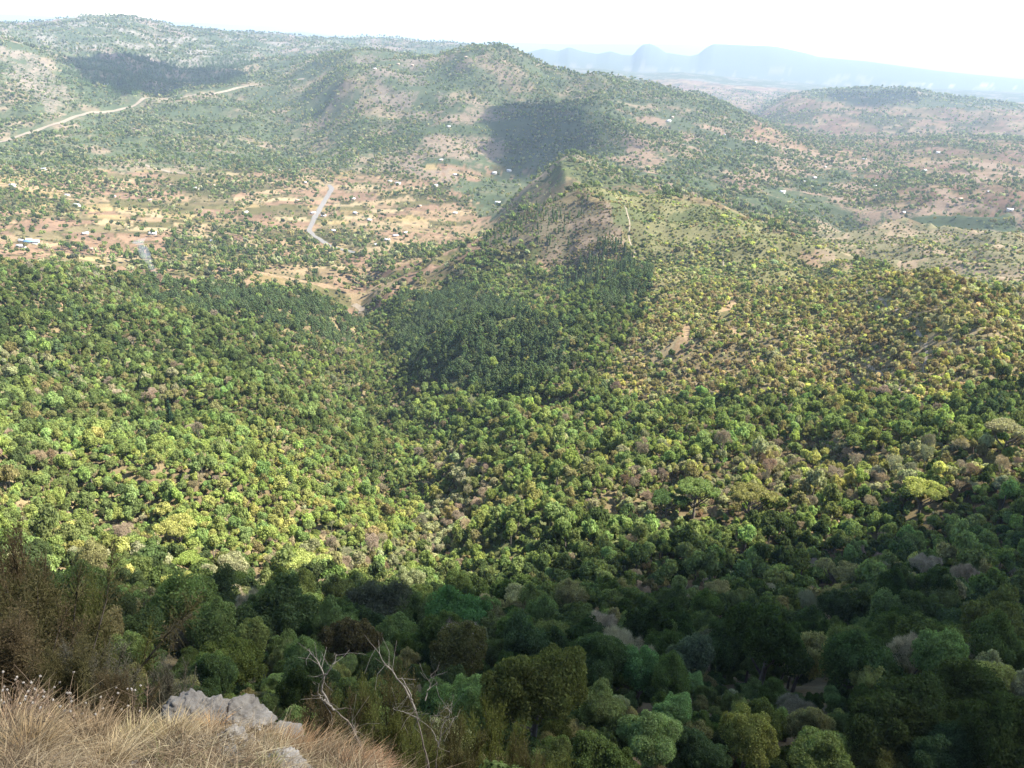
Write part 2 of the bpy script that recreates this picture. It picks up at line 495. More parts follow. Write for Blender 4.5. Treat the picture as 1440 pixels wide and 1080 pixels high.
def leaves(mb, pos, nrm, size, rng, jitter=.55, aspect=.55, mat=0):
    k = len(pos)
    nn = unit(nrm + jitter * rng.normal(size=(k, 3)))
    t = unit(np.cross(nn, rng.normal(size=(k, 3))))
    b = np.cross(nn, t)
    s = (size * rng.uniform(.65, 1.35, k))[:, None]
    v = np.stack([pos - t * s, pos + b * s * aspect, pos + t * s, pos - b * s * aspect], 1).reshape(-1, 3)
    mb.add(v, np.arange(4 * k).reshape(k, 4), mat)

def shell_points(lobes, k, rng, flat=1.0, low=-.55):
    """points spread over the outside of a set of spheres; those deep inside another sphere are dropped"""
    c = np.array([l[:3] for l in lobes]); r = np.array([l[3] for l in lobes])
    p = r ** 2 / (r ** 2).sum()
    i = rng.choice(len(lobes), int(k * 2.2), p=p)
    d = unit(rng.normal(size=(len(i), 3)))
    keep = d[:, 2] > low; i = i[keep]; d = d[keep]
    pos = c[i] + d * (r[i] * rng.uniform(.72, 1.08, len(i)))[:, None] * np.array([1, 1, flat])
    q = (pos[:, None] - c[None]) / np.array([1, 1, flat])
    dist = np.linalg.norm(q, axis=2) / r[None]
    dist[np.arange(len(i)), i] = 9
    ok = dist.min(1) > .72
    return pos[ok][:k], d[ok][:k]

def cores(mb, lobes, f, flat, mat, shape):
    for x, y, z, r in lobes:
        mb.add(np.array([x, y, z]) + shape[0] * r * f * np.array([1, 1, flat]), shape[1], mat)

# lobes of one broad crown about one unit wide to each side, its foot at z = 0
def broad_lobes(rng, count, spread=.62, rise=.55, zc=1.45, r0=.28, r1=.46, squash=1.0):
    """main boughs, each carrying smaller clumps, so that the outline is uneven at two sizes"""
    L = [(0, 0, zc - .05, .5)]
    m = max(5, count // 2)
    sx, sy = rng.uniform(.85, 1.15, 2)
    for k in range(m):
        d = unit(rng.normal(size=3)); d[2] = abs(d[2]) * .95 - .3
        q = rng.uniform(.62, 1.12)
        c = np.array([d[0] * spread * q * sx, d[1] * spread * q * sy, zc + d[2] * rise * q * squash]); r = rng.uniform(r0, r1)
        L.append((*c, r))
        for _ in range(max(1, count // 6)):
            e = unit(rng.normal(size=3) + .6 * d); e[2] = e[2] * .9 + .15
            L.append((*(c + e * r * rng.uniform(.75, 1.0)), r * rng.uniform(.32, .6)))
    A = np.array(L); f = 1.0 / np.percentile(np.hypot(A[:, 0], A[:, 1]) + A[:, 3], 92)
    A[:, :2] *= f; A[:, 2] = (A[:, 2] - zc) * f + zc; A[:, 3] *= f
    return [tuple(a) for a in A]

def trunk_mesh(rng, lobes, mats, name, r=.075, sides=6, top=1.05, limbs=6, mb=None, mat=0, lean=.1):
    own = mb is None
    if own: mb = MB()
    lx, ly = rng.normal(size=2) * lean
    tube(mb, [(0, 0, -.5), (lx * .2, ly * .2, .15), (lx * .6, ly * .6, top * .6), (lx, ly, top)], [r * 1.3, r, r * .8, r * .55], sides, mat)
    pick = sorted([l for l in lobes[1:] if l[3] > .2], key=lambda l: -math.hypot(l[0], l[1]))[:limbs]
    for l in pick:
        z0 = top * rng.uniform(.5, .95); f = z0 / top
        a = np.array([lx * f, ly * f, z0]); c = np.array(l[:3])
        m = a + (c - a) * .5 + np.array([0, 0, -.08]) + rng.normal(size=3) * .04
        tube(mb, [a, m, c], [r * .5, r * .32, r * .12], max(3, sides - 2), mat)
    return mb.mesh(name, mats) if own else None

def broad_crown(rng, lobes, k, size, name, core=.6, shape=ICO1, flat=1.0):
    mb = MB()
    p, d = shell_points(lobes, k, rng, flat)
    leaves(mb, p, d, size, rng, .8, .45)
    cores(mb, lobes, core, flat, 0, shape)
    return mb.mesh(name, [LEAF])

def broad_whole(rng, count, k, size, name, core=.72, shape=ICO0, flat=1.0, with_trunk=True, mats=None, low=-.45, **kw):
    lobes = broad_lobes(rng, count, **kw)
    mb = MB()
    p, d = shell_points(lobes, k, rng, flat, low)
    leaves(mb, p, d, size, rng, .5, .7)
    cores(mb, lobes, core, flat, 0, shape)
    if with_trunk: tube(mb, [(0, 0, -.6), (0, 0, 1.2)], [.09, .05], 4, 1)
    return mb.mesh(name, mats or [LEAF, BARK])

def pine_lobes(rng, tiers=6, zc0=.75, top=2.25, wide=1.0, slim=1.0):
    L = []
    for k in range(tiers):
        f = k / (tiers - 1)
        z = zc0 + (top - zc0) * f
        w = wide * (1 - f ** 2.4) * slim * (0.75 + .25 * min(1, f * 4))
        m = max(1, int(round(7 * (1 - f) ** .7)))
        a0 = rng.uniform(0, 6)
        for j in range(m):
            a = a0 + j * 2 * math.pi / m + rng.normal() * .2
            q = w * rng.uniform(.55, .85)
            L.append((math.cos(a) * q, math.sin(a) * q, z + rng.normal() * .08, rng.uniform(.26, .38) * (1 - .35 * f) * slim ** .5))
    return L

def pine_whole(rng, k, size, name, with_trunk=True, mats=None, **kw):
    lobes = pine_lobes(rng, **kw)
    mb = MB()
    p, d = shell_points(lobes, k, rng, .8, -.5)
    leaves(mb, p, d + np.array([0, 0, .35]), size, rng, .45, .4)
    cores(mb, lobes, .7, .8, 0, ICO0)
    if with_trunk: tube(mb, [(0, 0, -.6), (0, 0, 2.2)], [.075, .03], 5, 1)
    return mb.mesh(name, mats or [NEEDLE, BARK]), lobes

def slivers(mb, pos, d, length, width, rng, mat=0):
    k = len(pos)
    s = unit(np.cross(d, rng.normal(size=(k, 3))))
    ln = (length * rng.uniform(.5, 1.4, k))[:, None]
    v = np.stack([pos - s * width, pos + s * width, pos + d * ln], 1).reshape(-1, 3)
    mb.add(v, np.arange(3 * k).reshape(k, 3), mat)

def dry_crown(rng, count, k, length, width, name, mats, branches=True, mb=None, mat=0):
    """a leafless crown: limbs, and fine twigs over the outside"""
    lobes = broad_lobes(rng, count, spread=.66, rise=.5)
    own = mb is None
    if own: mb = MB()
    p, d = shell_points(lobes, k, rng, 1.0, -.2)
    c = np.array([0, 0, .9])
    slivers(mb, p - .08 * d, unit(d + .3 * unit(p - c) + .95 * rng.normal(size=d.shape)), length, width, rng, mat)
    if branches:
        for l in [l for l in lobes[1:] if l[3] > .24]:
            a = np.array([0, 0, .7]); e = np.array(l[:3]); m = (a + e) / 2 + rng.normal(size=3) * .08
            tube(mb, [a, m, e], [.05, .03, .012], 3, mat)
            for _ in range(4):
                e2 = e + unit(rng.normal(size=3) + np.array([0, 0, .4])) * l[3]
                tube(mb, [m, (m + e2) / 2 + rng.normal(size=3) * .05, e2], [.024, .014, .005], 3, mat)
    return mb.mesh(name, mats) if own else None

# ------------------------------------------------------------------ ground: colour of the land itself
POLY = {
 'pine_mid': [(560,445),(598,398),(690,405),(722,432),(792,455),(802,500),(772,540),(700,562),(622,548),(560,505)],
 'pine_spur': [(838,435),(880,388),(935,376),(948,396),(900,428),(850,450)],
 'pine_spur2': [(925,408),(968,418),(970,455),(925,452)],
 'pine_left': [(170,402),(330,408),(462,420),(512,450),(505,485),(430,478),(320,440),(190,425)],
 'slim_a': [(690,315),(770,285),(822,266),(832,290),(795,335),(760,352),(665,352)],
 'slim_b': [(795,405),(835,345),(868,300),(885,345),(888,385),(862,402),(810,425)],
 'burnt': [(770,345),(815,290),(850,285),(895,320),(880,352),(830,372),(790,385),(740,372)],
 'grass_flank': [(830,262),(880,270),(960,280),(1060,308),(1180,350),(1200,390),(1050,405),(960,400),(890,380),(885,330)],
 'bare_flank': [(1115,348),(1150,345),(1205,375),(1185,388),(1150,385)],
 'slip_a': [(752,365),(758,364),(770,388),(764,395),(756,385)],
 'slip_b': [(1018,418),(1040,420),(1035,445),(1048,470),(1025,462),(1022,440)],
 'slip_c': [(960,455),(975,455),(968,492),(950,500),(948,490)],
 'ridge_scrub': [(905,400),(935,372),(1000,385),(1110,390),(1220,378),(1330,388),(1600,400),(1600,540),(1440,540),(1300,565),(1150,560),(1000,560),(900,580),(850,540),(880,470)],
 'bright_wood': [(300,575),(560,560),(640,640),(650,740),(560,800),(380,830),(230,780),(150,690),(0,600),(0,640),(150,600)],
 'dry_stream': [(600,600),(660,640),(690,690),(660,760),(560,815),(350,850),(180,830),(200,800),(420,790),(580,760),(610,700)],
 'dry_band': [(830,700),(960,650),(1100,630),(1250,640),(1440,620),(1440,690),(1250,700),(1100,720),(900,760)],
 'green_floor': [(540,560),(700,570),(860,560),(980,520),(1020,560),(860,620),(700,640),(560,620)],
 'brown_spur': [(470,60),(520,110),(560,160),(600,170),(640,110),(600,90)],
 'far_tan': [(640,150),(700,140),(715,200),(700,240),(620,260),(560,235),(600,190)],
 'road_wood': [(90,80),(140,72),(230,85),(350,95),(365,110),(320,122),(230,128),(170,146),(150,120),(95,100)],
 'top_left_brown': [(0,65),(45,70),(80,105),(110,150),(90,160),(30,130),(0,110)],
 'valley_wood': [(210,215),(300,205),(420,180),(520,210),(480,255),(380,250),(260,240)],
 'floor_wood1': [(250,320),(320,315),(420,325),(500,345),(480,375),(400,365),(300,345),(240,345)],
 'floor_wood2': [(170,355),(260,352),(330,370),(380,385),(330,395),(270,395),(190,380)],
 'floor_wood3': [(0,285),(100,290),(100,310),(0,318)],
 'floor_wood4': [(0,225),(130,235),(190,270),(100,275),(0,255)],
}

def warp(px, py, amt=14, seed=3):
    return px + amt * 2 * (fbm(px / 38, py / 22, seed, 3) - .5), py + amt * 1.2 * (fbm(px / 38, py / 22, seed + 1, 3) - .5)

def terrain_colours(x, y, z, th, R):
    px, py = project(x, y, z)
    n1 = fbm(x / 90, y / 90, 41, 4); n2 = fbm(x / 18, y / 18, 42, 3); n3 = fbm(x / 400, y / 400, 43, 4)
    wx, wy = warp(px, py, 24)
    far_ = smooth(800, 1400, R)
    wx = wx + far_ * ((n2 - .5) * 70 + (n1 - .5) * 60); wy = wy + far_ * ((n2 - .5) * 30 + (n1 - .5) * 30)
    c = np.empty((len(x), 3))
    def put(mask, col, w=1.0):
        k = (np.asarray(mask, float) * w)[:, None]
        c[:] = c * (1 - k) + np.asarray(col) * k
    c[:] = np.array([.13, .10, .055])
    put(n2 > .55, (.19, .15, .08)); put(n1 > .58, (.10, .11, .045))
    # scrub covered hills
    hill = R > 1500
    m1 = n1 * .7 + n2 * .3
    put(hill, (.092, .105, .056)); put(smooth(.50, .60, m1), (.135, .122, .074), hill); put(smooth(.56, .68, m1), (.21, .165, .11), hill); put(smooth(.46, .38, m1), (.065, .085, .045), hill)
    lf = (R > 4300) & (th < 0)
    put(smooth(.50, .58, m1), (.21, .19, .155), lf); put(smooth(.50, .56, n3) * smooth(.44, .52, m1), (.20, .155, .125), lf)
    # fields: parcels with their own tint, edged with bunds
    f_left = (R > 900) & (R < 2060) & (th < math.radians(1)) & ~inside([(640,262),(830,190),(830,300),(700,330)], wx, wy)
    f_left &= (py > 225 + 25 * n1) | (R < 1500)
    f_right = (th > math.radians(7)) & (R > 1560 + 500 * n3) & (R < 9000) & ~((R < 2500) & (wx < 1190) & (wy < 300))
    f_right &= z < -225
    fld = f_left | f_right
    ang = .5; sx = np.where(R < 2200, 62.0, 95.0)
    u = (x * math.cos(ang) + y * math.sin(ang)) / sx + 1.1 * fbm(x / 130, y / 130, 51, 2); v = (-x * math.sin(ang) + y * math.cos(ang)) / (sx * .62) + 1.1 * fbm(x / 130, y / 130, 52, 2)
    iu, iv = np.floor(u), np.floor(v); h = _hash(iu, iv, 77); h2 = _hash(iu, iv, 78)
    tab = np.array([(.50,.38,.24),(.46,.33,.22),(.42,.28,.20),(.54,.43,.28),(.34,.23,.17),(.30,.25,.15),(.48,.37,.20),(.22,.20,.10),(.40,.27,.19),(.50,.36,.24)])
    fc = tab[np.minimum((h * len(tab)).astype(int), len(tab) - 1)] * (.85 + .3 * h2)[:, None]
    rt = smooth(math.radians(5), math.radians(10), th)[:, None]
    fc = fc * (1 - rt) + (fc * .78 + np.array([.06, .025, .02])) * rt
    terr = np.abs(((v - iv) * 5) % 1 - .5) > .43
    fc = np.where((terr & (h2 > .35))[:, None], fc * .8, fc)
    edge = np.minimum(np.minimum(u - iu, 1 - u + iu) * 1.5, np.minimum(v - iv, 1 - v + iv)) < .04
    fc = np.where(edge[:, None], np.array([.16, .15, .08]), fc)
    fc = fc * (.8 + .4 * fbm(x / 25, y / 25, 53, 3))[:, None]
    scr = fbm(x / 150, y / 150, 54, 4) > np.where(f_right, .62, .60)
    fc = np.where(scr[:, None], np.array([.15, .145, .075]) * (.7 + .6 * n2)[:, None], fc)
    c[fld] = fc[fld] * np.array([.45, .445, .40])
    # special ground
    def zone(name, r0, r1): return inside(POLY[name], wx, wy) & (R > r0) & (R < r1)
    put(zone('burnt', 700, 1150), (.15, .115, .08)); put(zone('burnt', 700, 1150) & (n2 > .54), (.21, .16, .11)); put(zone('burnt', 700, 1150) & (n2 < .42), (.10, .09, .055))
    put(zone('slim_a', 800, 1150), (.13, .11, .07))
    gf = zone('grass_flank', 600, 1250)
    put(gf, (.155, .148, .066)); put(gf & (n2 > .52), (.185, .17, .08)); put(gf & (n1 < .42), (.115, .125, .055))
    put(zone('bare_flank', 600, 1250) & (n2 > .42), (.32, .22, .135))
    rs = zone('ridge_scrub', 300, 900)
    put(rs, (.19, .155, .085)); put(rs & (n2 > .53), (.26, .205, .12)); put(rs & (n1 > .55), (.155, .15, .06)); put(rs & (R > 520), (.20, .185, .075), .6)
    rh = (R > 850) & (R < 1650) & (wx > 1150) & (wy > 300)
    put(rh & ~fld, (.19, .17, .09)); put(rh & ~fld & (n2 > .55), (.29, .22, .14))
    for s in ('slip_a', 'slip_b', 'slip_c'):
        put(inside(POLY[s], px + 26 * (n2 - .5), py + 14 * (n1 - .5)) & (R < 1100), (.27, .19, .11))
    put(zone('far_tan', 1600, 2900) & (n1 > .42), (.20, .155, .11)); put(zone('brown_spur', 2000, 3500) & (n1 > .45), (.17, .14, .105))
    put(zone('top_left_brown', 2000, 4300) & (n1 > .4), (.20, .165, .125))
    put((wx > 850) & (wy > 160) & (wy < 320) & (R > 1500) & (R < 2600) & (n1 > .54), (.235, .17, .115))
    # knoll: straw litter, pale grit
    kn = R < 13
    k1 = fbm(x / .5, y / .5, 61, 4)
    put(kn, (.22, .17, .11)); put(kn & (k1 > .5), (.30, .25, .17)); put(kn & (k1 < .42), (.14, .105, .07))
    put((R > 7500), (.07, .085, .05)); put((R > 7500) & (R < 10500) & (n1 > .6), (.15, .14, .11))
    sand = inside([(1285,118),(1310,117),(1312,121),(1285,122)], px, py) | inside([(1315,120),(1345,120),(1345,123),(1315,123)], px, py) | inside([(1375,119),(1395,119),(1395,123),(1375,123)], px, py) | inside([(1425,119),(1440,119),(1440,124),(1425,124)], px, py)
    put(sand & (R > 5000) & (n2 > .5), (.30, .29, .26))
    scrub = np.clip(smooth(900, 1600, R) * (.55 - .35 * fld - .9 * smooth(.58, .68, m1) * hill * ~fld), 0, 1)
    scrub[R > 7500] = .3
    return c, scrub

gx, gy = np.exp(gl) * np.sin(gt), np.exp(gl) * np.cos(gt)
verts = np.stack([gx, gy, GZ], -1).reshape(-1, 3)
NTH = len(TH)
ii, jj = np.meshgrid(np.arange(NTH), np.arange(NR - 1), indexing='ij')
i2 = (ii + 1) % NTH
faces = np.stack([ii * NR + jj, ii * NR + jj + 1, i2 * NR + jj + 1, i2 * NR + jj], -1).reshape(-1, 4)

def ground_material():
    m, nt, out = nmat('ground_earth')
    L = nt.links.new
    at = N(nt, 'ShaderNodeAttribute', attribute_name='earth')
    geo = N(nt, 'ShaderNodeNewGeometry')
    def noise(scale, detail=5.0, rough=.6):
        nd = N(nt, 'ShaderNodeTexNoise', i_Scale=scale, i_Detail=detail, i_Roughness=rough); L(geo.outputs['Position'], nd.inputs['Vector']); return nd
    a, b, f = noise(.035, 8, .7), noise(.35, 6, .65), noise(4.0, 6, .7)
    def rng_(nd, lo, hi, o0, o1):
        r = N(nt, 'ShaderNodeMapRange', i_1=lo, i_2=hi, i_3=o0, i_4=o1); L(nd.outputs[0], r.inputs[0]); return r
    s1, s2, s3 = rng_(a, .3, .7, .78, 1.22), rng_(b, .3, .7, .75, 1.25), rng_(f, .3, .7, .7, 1.3)
    m1 = N(nt, 'ShaderNodeMath', operation='MULTIPLY'); L(s1.outputs[0], m1.inputs[0]); L(s2.outputs[0], m1.inputs[1])
    m2 = N(nt, 'ShaderNodeMath', operation='MULTIPLY'); L(m1.outputs[0], m2.inputs[0]); L(s3.outputs[0], m2.inputs[1])
    mx = N(nt, 'ShaderNodeVectorMath', operation='SCALE'); L(at.outputs['Vector'], mx.inputs[0]); L(m2.outputs[0], mx.inputs['Scale'])
    # scrub too small and far to pick out singly
    sa = N(nt, 'ShaderNodeAttribute', attribute_name='scrub')
    sn = N(nt, 'ShaderNodeTexNoise', i_Scale=.11, i_Detail=5.0, i_Roughness=.75); L(geo.outputs['Position'], sn.inputs['Vector'])
    th_ = N(nt, 'ShaderNodeMath', operation='MULTIPLY_ADD'); th_.inputs[1].default_value = -.42; th_.inputs[2].default_value = .74; L(sa.outputs['Fac'], th_.inputs[0])
    df_ = N(nt, 'ShaderNodeMath', operation='SUBTRACT'); L(sn.outputs[0], df_.inputs[0]); L(th_.outputs[0], df_.inputs[1])
    mr = N(nt, 'ShaderNodeMapRange', i_1=-.03, i_2=.03, i_3=0.0, i_4=.9); L(df_.outputs[0], mr.inputs[0])
    mm = N(nt, 'ShaderNodeMix', data_type='RGBA'); L(mr.outputs[0], mm.inputs[0]); L(mx.outputs[0], mm.inputs[6]); mm.inputs[7].default_value = (.062, .08, .042, 1)
    bs = N(nt, 'ShaderNodeBsdfDiffuse', i_Roughness=.8); L(mm.outputs[2], bs.inputs['Color'])
    bp = N(nt, 'ShaderNodeBump', i_Strength=.5, i_Distance=.08); L(f.outputs[0], bp.inputs['Height']); L(bp.outputs[0], bs.inputs['Normal'])
    L(bs.outputs[0], out.inputs[0])
    return m

gme = mesh_from('ground', verts, faces, [ground_material()], None, True)
ec, escrub = terrain_colours(verts[:, 0], verts[:, 1], verts[:, 2], gt.ravel(), np.exp(gl.ravel()))
att = gme.attributes.new('earth', 'FLOAT_VECTOR', 'POINT'); att.data.foreach_set('vector', ec.astype(np.float32).ravel())
att = gme.attributes.new('scrub', 'FLOAT', 'POINT'); att.data.foreach_set('value', escrub.astype(np.float32))
ground = tag(obj('ground', gme), kind='structure')

# ------------------------------------------------------------------ haze over the whole country
def build_haze():
    m, nt, out = nmat('haze_air')
    pv = N(nt, 'ShaderNodeVolumePrincipled')
    pv.inputs['Color'].default_value = (.67, .82, 1.0, 1)
    pv.inputs['Density'].default_value = HAZE_DENSITY
    pv.inputs['Anisotropy'].default_value = 0.25
    nt.links.new(pv.outputs[0], out.inputs['Volume'])
    lo = float(GZ.min()) - 1.0
    S = 95000.0
    v = np.array([(x, y, z) for z in (lo, HAZE_TOP) for x, y in ((-S, -S), (S, -S), (S, S), (-S, S))], float)
    f = np.array([(3, 2, 1, 0), (4, 5, 6, 7), (0, 1, 5, 4), (1, 2, 6, 5), (2, 3, 7, 6), (3, 0, 4, 7)])
    tag(obj('haze', mesh_from('haze', v, f, [m])), kind='stuff', label='pale blue haze lying over the whole valley and far hills')
build_haze()

# ------------------------------------------------------------------ clouds that shade parts of the land
def cloud_material(name, through):
    m, nt, out = nmat(name)
    L = nt.links.new
    df = N(nt, 'ShaderNodeBsdfDiffuse'); df.inputs['Color'].default_value = (.85, .85, .86, 1)
    tl = N(nt, 'ShaderNodeBsdfTranslucent'); tl.inputs['Color'].default_value = (.85, .85, .86, 1)
    a = N(nt, 'ShaderNodeMixShader', i_0=.5); L(df.outputs[0], a.inputs[1]); L(tl.outputs[0], a.inputs[2])
    tp = N(nt, 'ShaderNodeBsdfTransparent')
    b = N(nt, 'ShaderNodeMixShader', i_0=through); L(a.outputs[0], b.inputs[1]); L(tp.outputs[0], b.inputs[2])
    L(b.outputs[0], out.inputs[0])
    return m

def cloud(poly, label, through=.12, z0=820.0, height=90.0, seed=0, rmax=None, centre=None):
    pts = []
    for px, py in poly:
        g = ground_point(px, py) if not isinstance(px, np.ndarray) else px
        pts.append(g + SUN * ((z0 - g[2]) / SUN[2]))
    make_cloud(np.array(pts)[:, :2], label, through, z0, height, seed)

def make_cloud(outline, label, through, z0, height, seed):
    o = np.asarray(outline, float)
    seg = np.roll(o, -1, 0)
    dense = np.concatenate([o + (seg - o) * t for t in np.linspace(0, 1, 14, endpoint=False)], 0)
    c = o.mean(0)
    # resample by angle about the middle
    rel = o - c
    rings, K = 26, 120
    # order along the outline: walk the polygon evenly
    d = np.linalg.norm(seg - o, axis=1); cum = np.concatenate([[0], np.cumsum(d)])
    t = np.linspace(0, cum[-1], K, endpoint=False)
    closed = np.concatenate([o, o[:1]])
    bx, by = np.interp(t, cum, closed[:, 0]), np.interp(t, cum, closed[:, 1])
    size = max(np.ptp(o[:, 0]), np.ptp(o[:, 1]))
    V = []
    for k in range(rings + 1):
        f = (k + .0001) / rings
        x = c[0] + (bx - c[0]) * f; y = c[1] + (by - c[1]) * f
        wob = size * .09 * f
        x = x + wob * 2 * (fbm(bx / size * 7, by / size * 7, seed + 1, 4) - .5); y = y + wob * 2 * (fbm(bx / size * 7, by / size * 7, seed + 2, 4) - .5)
        h = height * math.sqrt(max(0, 1 - f ** 2.2)) * (.35 + 1.1 * fbm(x / size * 6, y / size * 6, seed + 3, 4))
        V.append(np.stack([x, y, z0 + h], -1))
    for k in range(rings - 1, -1, -1):
        f = (k + .0001) / rings
        b = V[k].copy(); b[:, 2] = z0 - height * .12 * math.sqrt(max(0, 1 - f * f)) * (.6 + fbm(b[:, 0] / size * 9, b[:, 1] / size * 9, seed + 4, 3)) - .5
        V.append(b)
    v = np.concatenate(V); nr = len(V)
    a, b = np.meshgrid(np.arange(nr - 1), np.arange(K), indexing='ij'); b2 = (b + 1) % K
    f = np.stack([a * K + b, a * K + b2, (a + 1) * K + b2, (a + 1) * K + b], -1).reshape(-1, 4)
    me = mesh_from('cloud', v, f, [cloud_material('cloud_vapour', through)], None, True)
    tag(obj('cloud', me), kind='stuff', label=label)

def shade_points(poly, z0=820.0):
    out = []
    for px, py in poly:
        g = ground_point(px, py); out.append((g + SUN * ((z0 - g[2]) / SUN[2]))[:2])
    return out

def off(px, R, z0=820.0):
    th = math.radians(px); g = np.array([R * math.sin(th), R * math.cos(th), float(zat(np.array([th]), np.array([R]))[0])])
    return (g + SUN * ((z0 - g[2]) / SUN[2]))[:2]

Z0 = 820.0
# main cloud: shades the slope below the viewpoint
edge = shade_points([(-80,800),(40,850),(130,895),(230,925),(330,928),(420,905),(520,888),(640,866),(720,846),(800,818),(880,790),(960,772),(1060,762),(1160,766),(1240,758),(1320,748),(1440,732),(1560,722)], Z0)
edge += [off(44, 240), off(70, 400), off(95, 160), off(60, 62), off(32, 64), off(20, 78), off(10, 98), off(0, 104), off(-8, 92), off(-18, 66), off(-30, 50), off(-44, 62), off(-60, 80)]
make_cloud(edge, 'broad grey cloud overhead shading the near forested slope', .5, Z0, 60, 5)
fc_ = np.mean(np.array(edge), 0)
for k, (d_, t_) in enumerate(((10, .72), (22, .8), (36, .86))):  # unseen thin layers, added so the shadow edge on the slope fades gradually
    ring = [np.array(e) + (np.array(e) - fc_) / np.linalg.norm(np.array(e) - fc_) * d_ for e in edge]
    make_cloud(ring, 'thin ragged layer added around the broad grey cloud to soften its shadow', t_, Z0 - 60 - 25 * k, 10, 61 + k)
# thin veil nearer: half shade over the knoll
near = [off(-60, 60), off(-45, 58), off(-30, 47), off(-18, 62), off(-8, 88), off(0, 100), off(10, 94), off(20, 74), off(32, 61), off(60, 58), off(90, 40)]
oo = np.array([0.0, 0.0, -2]); oo = (oo + SUN * ((Z0 - oo[2]) / SUN[2]))[:2]
near += [oo + np.array([40, -30]), oo + np.array([0, -45]), oo + np.array([-45, -25])]
make_cloud(near, 'thin veil of cloud overhead above the viewpoint', .74, Z0 - 6, 14, 9)
hillshade = shade_points([(705,150),(740,140),(790,150),(835,180),(838,195),(810,215),(775,232),(745,245),(715,248),(700,235),(715,200),(712,170)], 900)
hc_ = np.mean(hillshade, 0)
for k, (d_, t_) in enumerate(((45, .82), (90, .86))):  # extra unseen layers, added to blur the edge of the hill shadow
    make_cloud([np.array(e) + (np.array(e) - hc_) / np.linalg.norm(np.array(e) - hc_) * d_ for e in hillshade], 'thin layer added around the small cloud to soften its hill shadow', t_, 880 - 30 * k, 20, 71 + k)
make_cloud(shade_points([(705,150),(740,140),(790,150),(835,180),(838,195),(810,215),(775,232),(745,245),(715,248),(700,235),(715,200),(712,170)], 900), 'small cloud shading the side of the central hill', .42, 900, 120, 21)
make_cloud(shade_points([(92,86),(130,76),(230,86),(340,94),(362,106),(330,118),(240,120),(180,140),(160,130),(110,102)], 900), 'long cloud shading the wooded hillside on the left', .45, 900, 120, 33)
make_cloud(shade_points([(1160,132),(1230,128),(1290,130),(1290,145),(1240,148),(1180,142)], 900), 'small cloud shading the flat topped hill', .45, 900, 120, 45)

# ------------------------------------------------------------------ placing things
def place_crown(px, py, rpx, zc=1.45, rmin=9.0, smax=6.5):
    """foot of a plant whose crown shows centred on a photo point with a given half width in photo pixels"""
    th, te = polar(np.array([px], float), np.array([py], float)); th, te = th[0], te[0]
    R = np.exp(LR[LR > math.log(rmin)])
    slant = R * math.sqrt(1 + te * te)
    s = np.minimum(rpx * slant / FPX, smax)
    e = (zat(np.full(len(R), th), R) + zc * s) / R
    k = np.nonzero(e >= te)[0]
    k = k[0] if len(k) else len(R) - 1
    return np.array([R[k] * math.sin(th), R[k] * math.cos(th), float(zat(np.array([th]), np.array([R[k]]))[0])]), float(s[k]), float(R[k])

LANDMARKS = [('the big leafy tree', 752, 978), ('the white rock outcrop', 300, 985), ('the left bare branched tree', 455, 960), ('the huge very dark tree', 1262, 1008),
 ('the bright yellow acacia', 432, 788), ('the lone dark cypress', 240, 585), ('the brown feathery shrubs', 60, 880), ('the dense dark tree', 842, 935), ('the dark spreading tree', 392, 862),
 ('the flat green spreading tree', 970, 692), ('the grey flat topped tree', 1420, 608), ('the olive flat topped tree', 1180, 804), ('the pale flat crowned tree', 735, 838),
 ('the soil gap at the shade edge', 185, 825), ('the orange landslip', 760, 378), ('the yellow landslip', 962, 478), ('the pale landslip', 1030, 440), ('the pointed summit', 825, 264),
 ('the right ridge top', 1220, 396), ('the lower plantation edge', 690, 555), ('the upper plantation edge', 645, 405), ('the plantation left edge', 565, 485), ('the plantation right edge', 795, 485),
 ('the left slope tip', 480, 440), ('the valley dirt track', 503, 433), ('the smoke plume', 215, 382), ('the blue roofed building', 45, 343), ('the grey road bend', 437, 324),
 ('the zigzag ridge path', 1255, 545), ('the crossing ridge path', 1160, 490), ('the straight ridge path', 1302, 505), ('the worn ridge path', 1238, 424), ('the middle left edge', 0, 540),
 ('the lower left edge', 0, 690), ('the middle right edge', 1440, 540), ('the lower right edge', 1440, 830), ('the bottom right corner', 1440, 1075), ('the pale dry trees', 620, 720),
 ('the photo centre', 720, 560), ('the large dark tree', 1078, 905), ('the bright bushy tree', 944, 1002), ('the grassy flank path', 1018, 370), ('the crest path', 885, 320), ('the central peak', 690, 70),
 ('the lit spur', 803, 218), ('the upper road end', 428, 112), ('the right plain', 1300, 255), ('the far lane', 230, 240), ('the flat topped hill', 1220, 126), ('the bare soil patch', 1165, 370),
 ('the spur pine clump', 900, 400), ('the burnt ridge face', 800, 355), ('the left ridge end', 660, 350), ('the lower left flank', 705, 335), ('the upper ridge face', 790, 300), ('the dark conifer strip', 852, 398), ('the left ridge middle', 740, 305), ('the bare gully head', 845, 325), ('the left wooded crest', 200, 400), ('the grey green rounded tree', 972, 925), ('the broad fresh tree', 640, 872)]
ORD = ['closest', 'second closest', 'third closest', 'fourth closest', 'fifth closest', 'sixth closest', 'seventh closest', 'eighth closest', 'ninth closest', 'tenth closest', 'eleventh closest',
       'twelfth closest', 'thirteenth closest', 'fourteenth closest', 'fifteenth closest', 'sixteenth closest', 'seventeenth closest', 'eighteenth closest', 'nineteenth closest', 'twentieth closest', 'twenty first closest', 'twenty second closest', 'twenty third closest', 'twenty fourth closest', 'twenty fifth closest', 'twenty sixth closest', 'twenty seventh closest', 'twenty eighth closest', 'twenty ninth closest', 'thirtieth closest']
DIRS = ['right of', 'below right of', 'below', 'below left of', 'left of', 'above left of', 'above', 'above right of']

